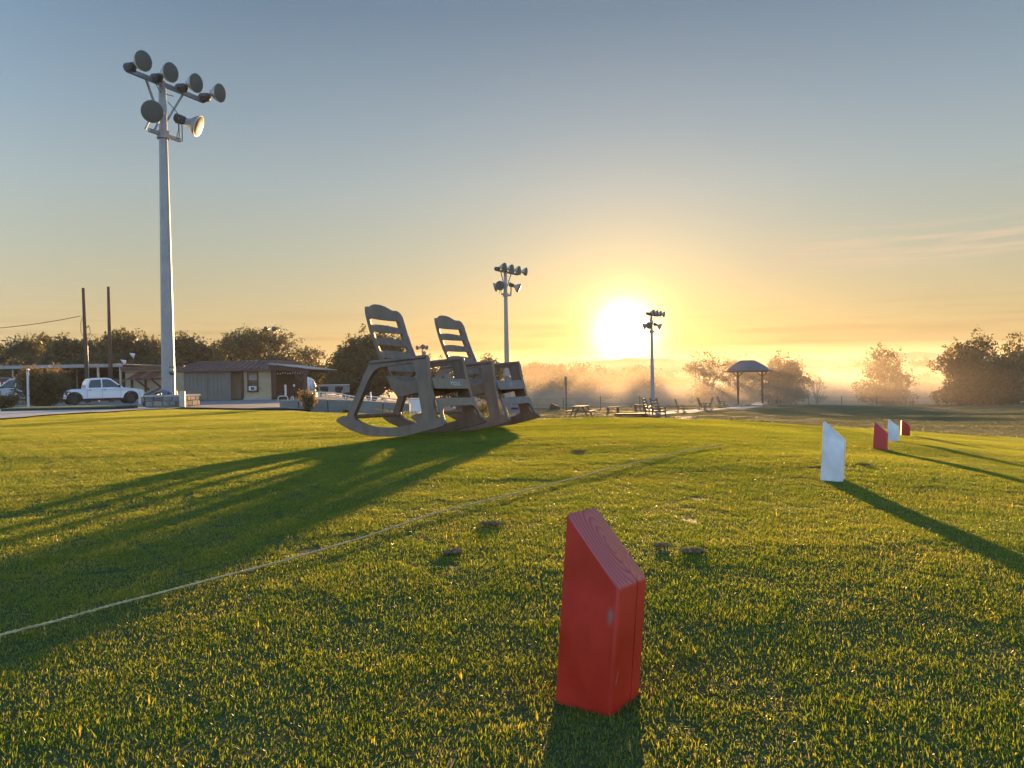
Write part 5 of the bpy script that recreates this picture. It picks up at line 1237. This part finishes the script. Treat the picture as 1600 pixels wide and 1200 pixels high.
# slabs of the far patio
draped('patio', [pxy(985, 60), pxy(1040, 64), pxy(1095, 70), pxy(1165, 76)], [pxy(1030, 56.5), pxy(1075, 59), pxy(1120, 66), pxy(1195, 73)], .03, M['concrete'], 30, 6)
def slab(px0, px1, py, wy, label):
    a, c = hit(px0, py, 30), hit(px1, py-1, 30); b = MB(); m0 = (a+c)/2; b.box((0, 0, .03), ((c-a).length, wy, .08), rz=math.atan2(c.y-a.y, c.x-a.x)); tag(b.build('concrete_slab', M['concrete'], bevel=.01, loc=m0), label, 'slab', 'pale concrete tee slabs')
slab(1056, 1082, 656, .5, 'bright concrete slab nearest to the lawn edge below the small rocking chairs'); slab(1163, 1182, 637.5, 1.0, 'bright concrete slab right of the shelter left post'); slab(1176, 1190, 633.5, 1.2, 'concrete slab between the shelter posts')

# shade shelter
def shelter():
    L_, R_ = hit(1153.5, 634.5, 50), hit(1191.5, 632, 50); D = (L_.y+R_.y)/2
    xL, xR = at(1153, 600, D).x, at(1191, 600, D).x; g = gz((xL+xR)/2, D); ze = at(1170, 580.5, D).z; zt = at(1170, 564, D).z; x0, x1 = at(1136, 600, D).x, at(1201, 600, D).x
    cx = (xL+xR)/2; e = empty('shade_shelter', (cx, D, g), 0, 'shade shelter with curved hipped metal roof on two slim braced posts', 'shelter')
    for x in (xL, xR):
        b = MB(); b.box((x-cx, 0, (ze-g)/2-.1), (.17, .17, ze-g+.2)); po = b.build('post', M['brownwood'], e)
        for s in (-1, 1): b = MB(); b.bar((x-cx, 0, ze-g-.62), (x-cx+s*.62, 0, ze-g-.04), .08, .09); b.build('brace', M['brownwood'], po)
    b = MB(); b.box(((x0+x1)/2-cx, 0, ze-g+.02), (x1-x0-.3, .14, .18)); b.build('beam', M['brownwood'], e)
    # curved hip roof
    n = 24; mlev = 7; V = []; F = []; hx, hy = (x1-x0)/2, 1.35; H_ = zt-ze
    for j in range(mlev):
        t = j/(mlev-1); s = 1-t*.68; sy = 1-t*.96; z = ze-g+.08+H_*t**.72
        for k in range(n):
            a = 2*math.pi*k/n; c_, s_ = math.cos(a), math.sin(a); p_ = 5; rr_ = (abs(c_)**p_+abs(s_)**p_)**(-1/p_)
            V.append(((x0+x1)/2-cx+hx*s*c_*rr_, hy*sy*s_*rr_, z))
    F = [(j*n+k, j*n+(k+1) % n, (j+1)*n+(k+1) % n, (j+1)*n+k) for j in range(mlev-1) for k in range(n)]+[tuple(range((mlev-1)*n, mlev*n)), tuple(range(n))[::-1]]
    b = MB(); b.add(V, F); rf = b.build('roof', mat('blue_grey_roof', (.10, .105, .115), .5, .1, 2), e, smooth='auto')
    b = MB()
    for s in (-1, 1): b.box(((x0+x1)/2-cx, s*hy*1.0, ze-g+.04), (x1-x0, .06, .12)); b.box(((x0+x1)/2-cx+s*hx, 0, ze-g+.04), (.06, 2*hy-.08, .118))
    b.build('fascia', M['brownwood'], rf)
    pipe_post(44.5, 575.5, 636, 43, 'tall pale post lit gold standing before the big shrub at the left', .065)
    # stones at the foot
    q = L_; b = MB()
    r = random.Random(9)
    for k in range(7):
        xx, yy, ss = r.uniform(-.9, 1.0), r.uniform(-.6, .4), r.uniform(.10, .22)
        m0 = MB(); m0.lathe([(0, -.05), (ss, 0), (ss*.9, ss*.5), (ss*.4, ss*.9), (0, ss)], Matrix.Rotation(r.random()*3, 4, 'Z'), 6, False, False); o = m0.build('rock', M['concrete'], loc=(q.x+xx, q.y+yy, gz(q.x+xx, q.y+yy)))
        tag(o, 'small pale rock, %s the left post of the shade shelter' % ['right of', 'farthest left of', 'close beside', 'just behind', 'second to the left of', 'far right of', 'in front of'][k], 'rock', 'rocks at the shelter post')
shelter()
for px, lab in ((1201, 'thin short stake right of the shade shelter'), (1213, 'second thin stake right of the shade shelter'), (1219, 'third thin stake right of the shade shelter')):
    q = hit(px, 632, 60); b = MB(); b.lathe([(.05, -.1), (.045, .6), (0, .62)], None, 6); tag(b.build('stake', M['greywood'], loc=q), lab, 'stake', 'stakes right of the shelter')

# ---------------------------------------------------------------- haze and ground mist
def volume(name, m_name, dens, col, aniso, builder):
    m = bpy.data.materials.new(m_name); m.use_nodes = True; nt = m.node_tree; nt.nodes.clear()
    out = N(nt, 'ShaderNodeOutputMaterial'); v = N(nt, 'ShaderNodeVolumePrincipled', i_Density=dens, i_Anisotropy=aniso); v.inputs['Color'].default_value = col+(1,)
    nt.links.new(v.outputs[0], out.inputs['Volume']); b = MB(); builder(b); o = b.build(name, m); tag(o, kind='stuff'); o.display_type = 'WIRE'; return o
volume('haze', 'thin_haze', .00033, (.95, .93, .90), .15, lambda b: b.box((0, 240, 1.5), (1600, 600, 26)))
def bank(b, cx, cy_, cz, rx, ry, rz_, seed):
    r = random.Random(seed); ph = [r.uniform(0, 6.28) for _ in range(6)]; n, mm = 48, 10; V = []; F = []
    for j in range(mm+1):
        t = j/mm*math.pi
        for k in range(n):
            a = 2*math.pi*k/n; w = 1+.22*math.sin(3*a+ph[0])+.12*math.sin(5*a+ph[1])+.08*math.sin(9*a+ph[2])
            V.append((cx+rx*w*math.sin(t)*math.cos(a), cy_+ry*w*math.sin(t)*math.sin(a), cz+rz_*math.cos(t)*(1+.3*math.sin(2*a+ph[3])*math.sin(t))))
    F = [(j*n+k, j*n+(k+1) % n, (j+1)*n+(k+1) % n, (j+1)*n+k) for j in range(mm) for k in range(n)]; b.add(V, F)
mist = [(85, 108, -1.5, 140, 50, 6.0, .0060), (0, 325, -3, 620, 60, 15.5, .0030), (70, 112, -3.9, 115, 24, 3.5, .009), (60, 235, -3.2, 260, 90, 3.0, .0045), (10, 160, -3.0, 70, 34, 1.6, .010), (95, 150, -2.6, 80, 30, 2.0, .010), (40, 122, -3.6, 60, 20, 1.2, .012), (130, 210, -.6, 120, 50, 2.2, .006), (-20, 210, -1.4, 90, 45, 2.0, .006)]
for i, (cx, cy_, cz, rx, ry, rz_, d) in enumerate(mist):
    # each bank thins outwards: three nested shells of the same low mist
    for q_ in (1.0, .78, .55):
        volume('mist_bank', 'ground_mist', d*.42, (.98, .86, .72), .46, lambda b: bank(b, cx, cy_, cz, rx*q_, ry*q_, rz_*(q_*.9+.1), i))
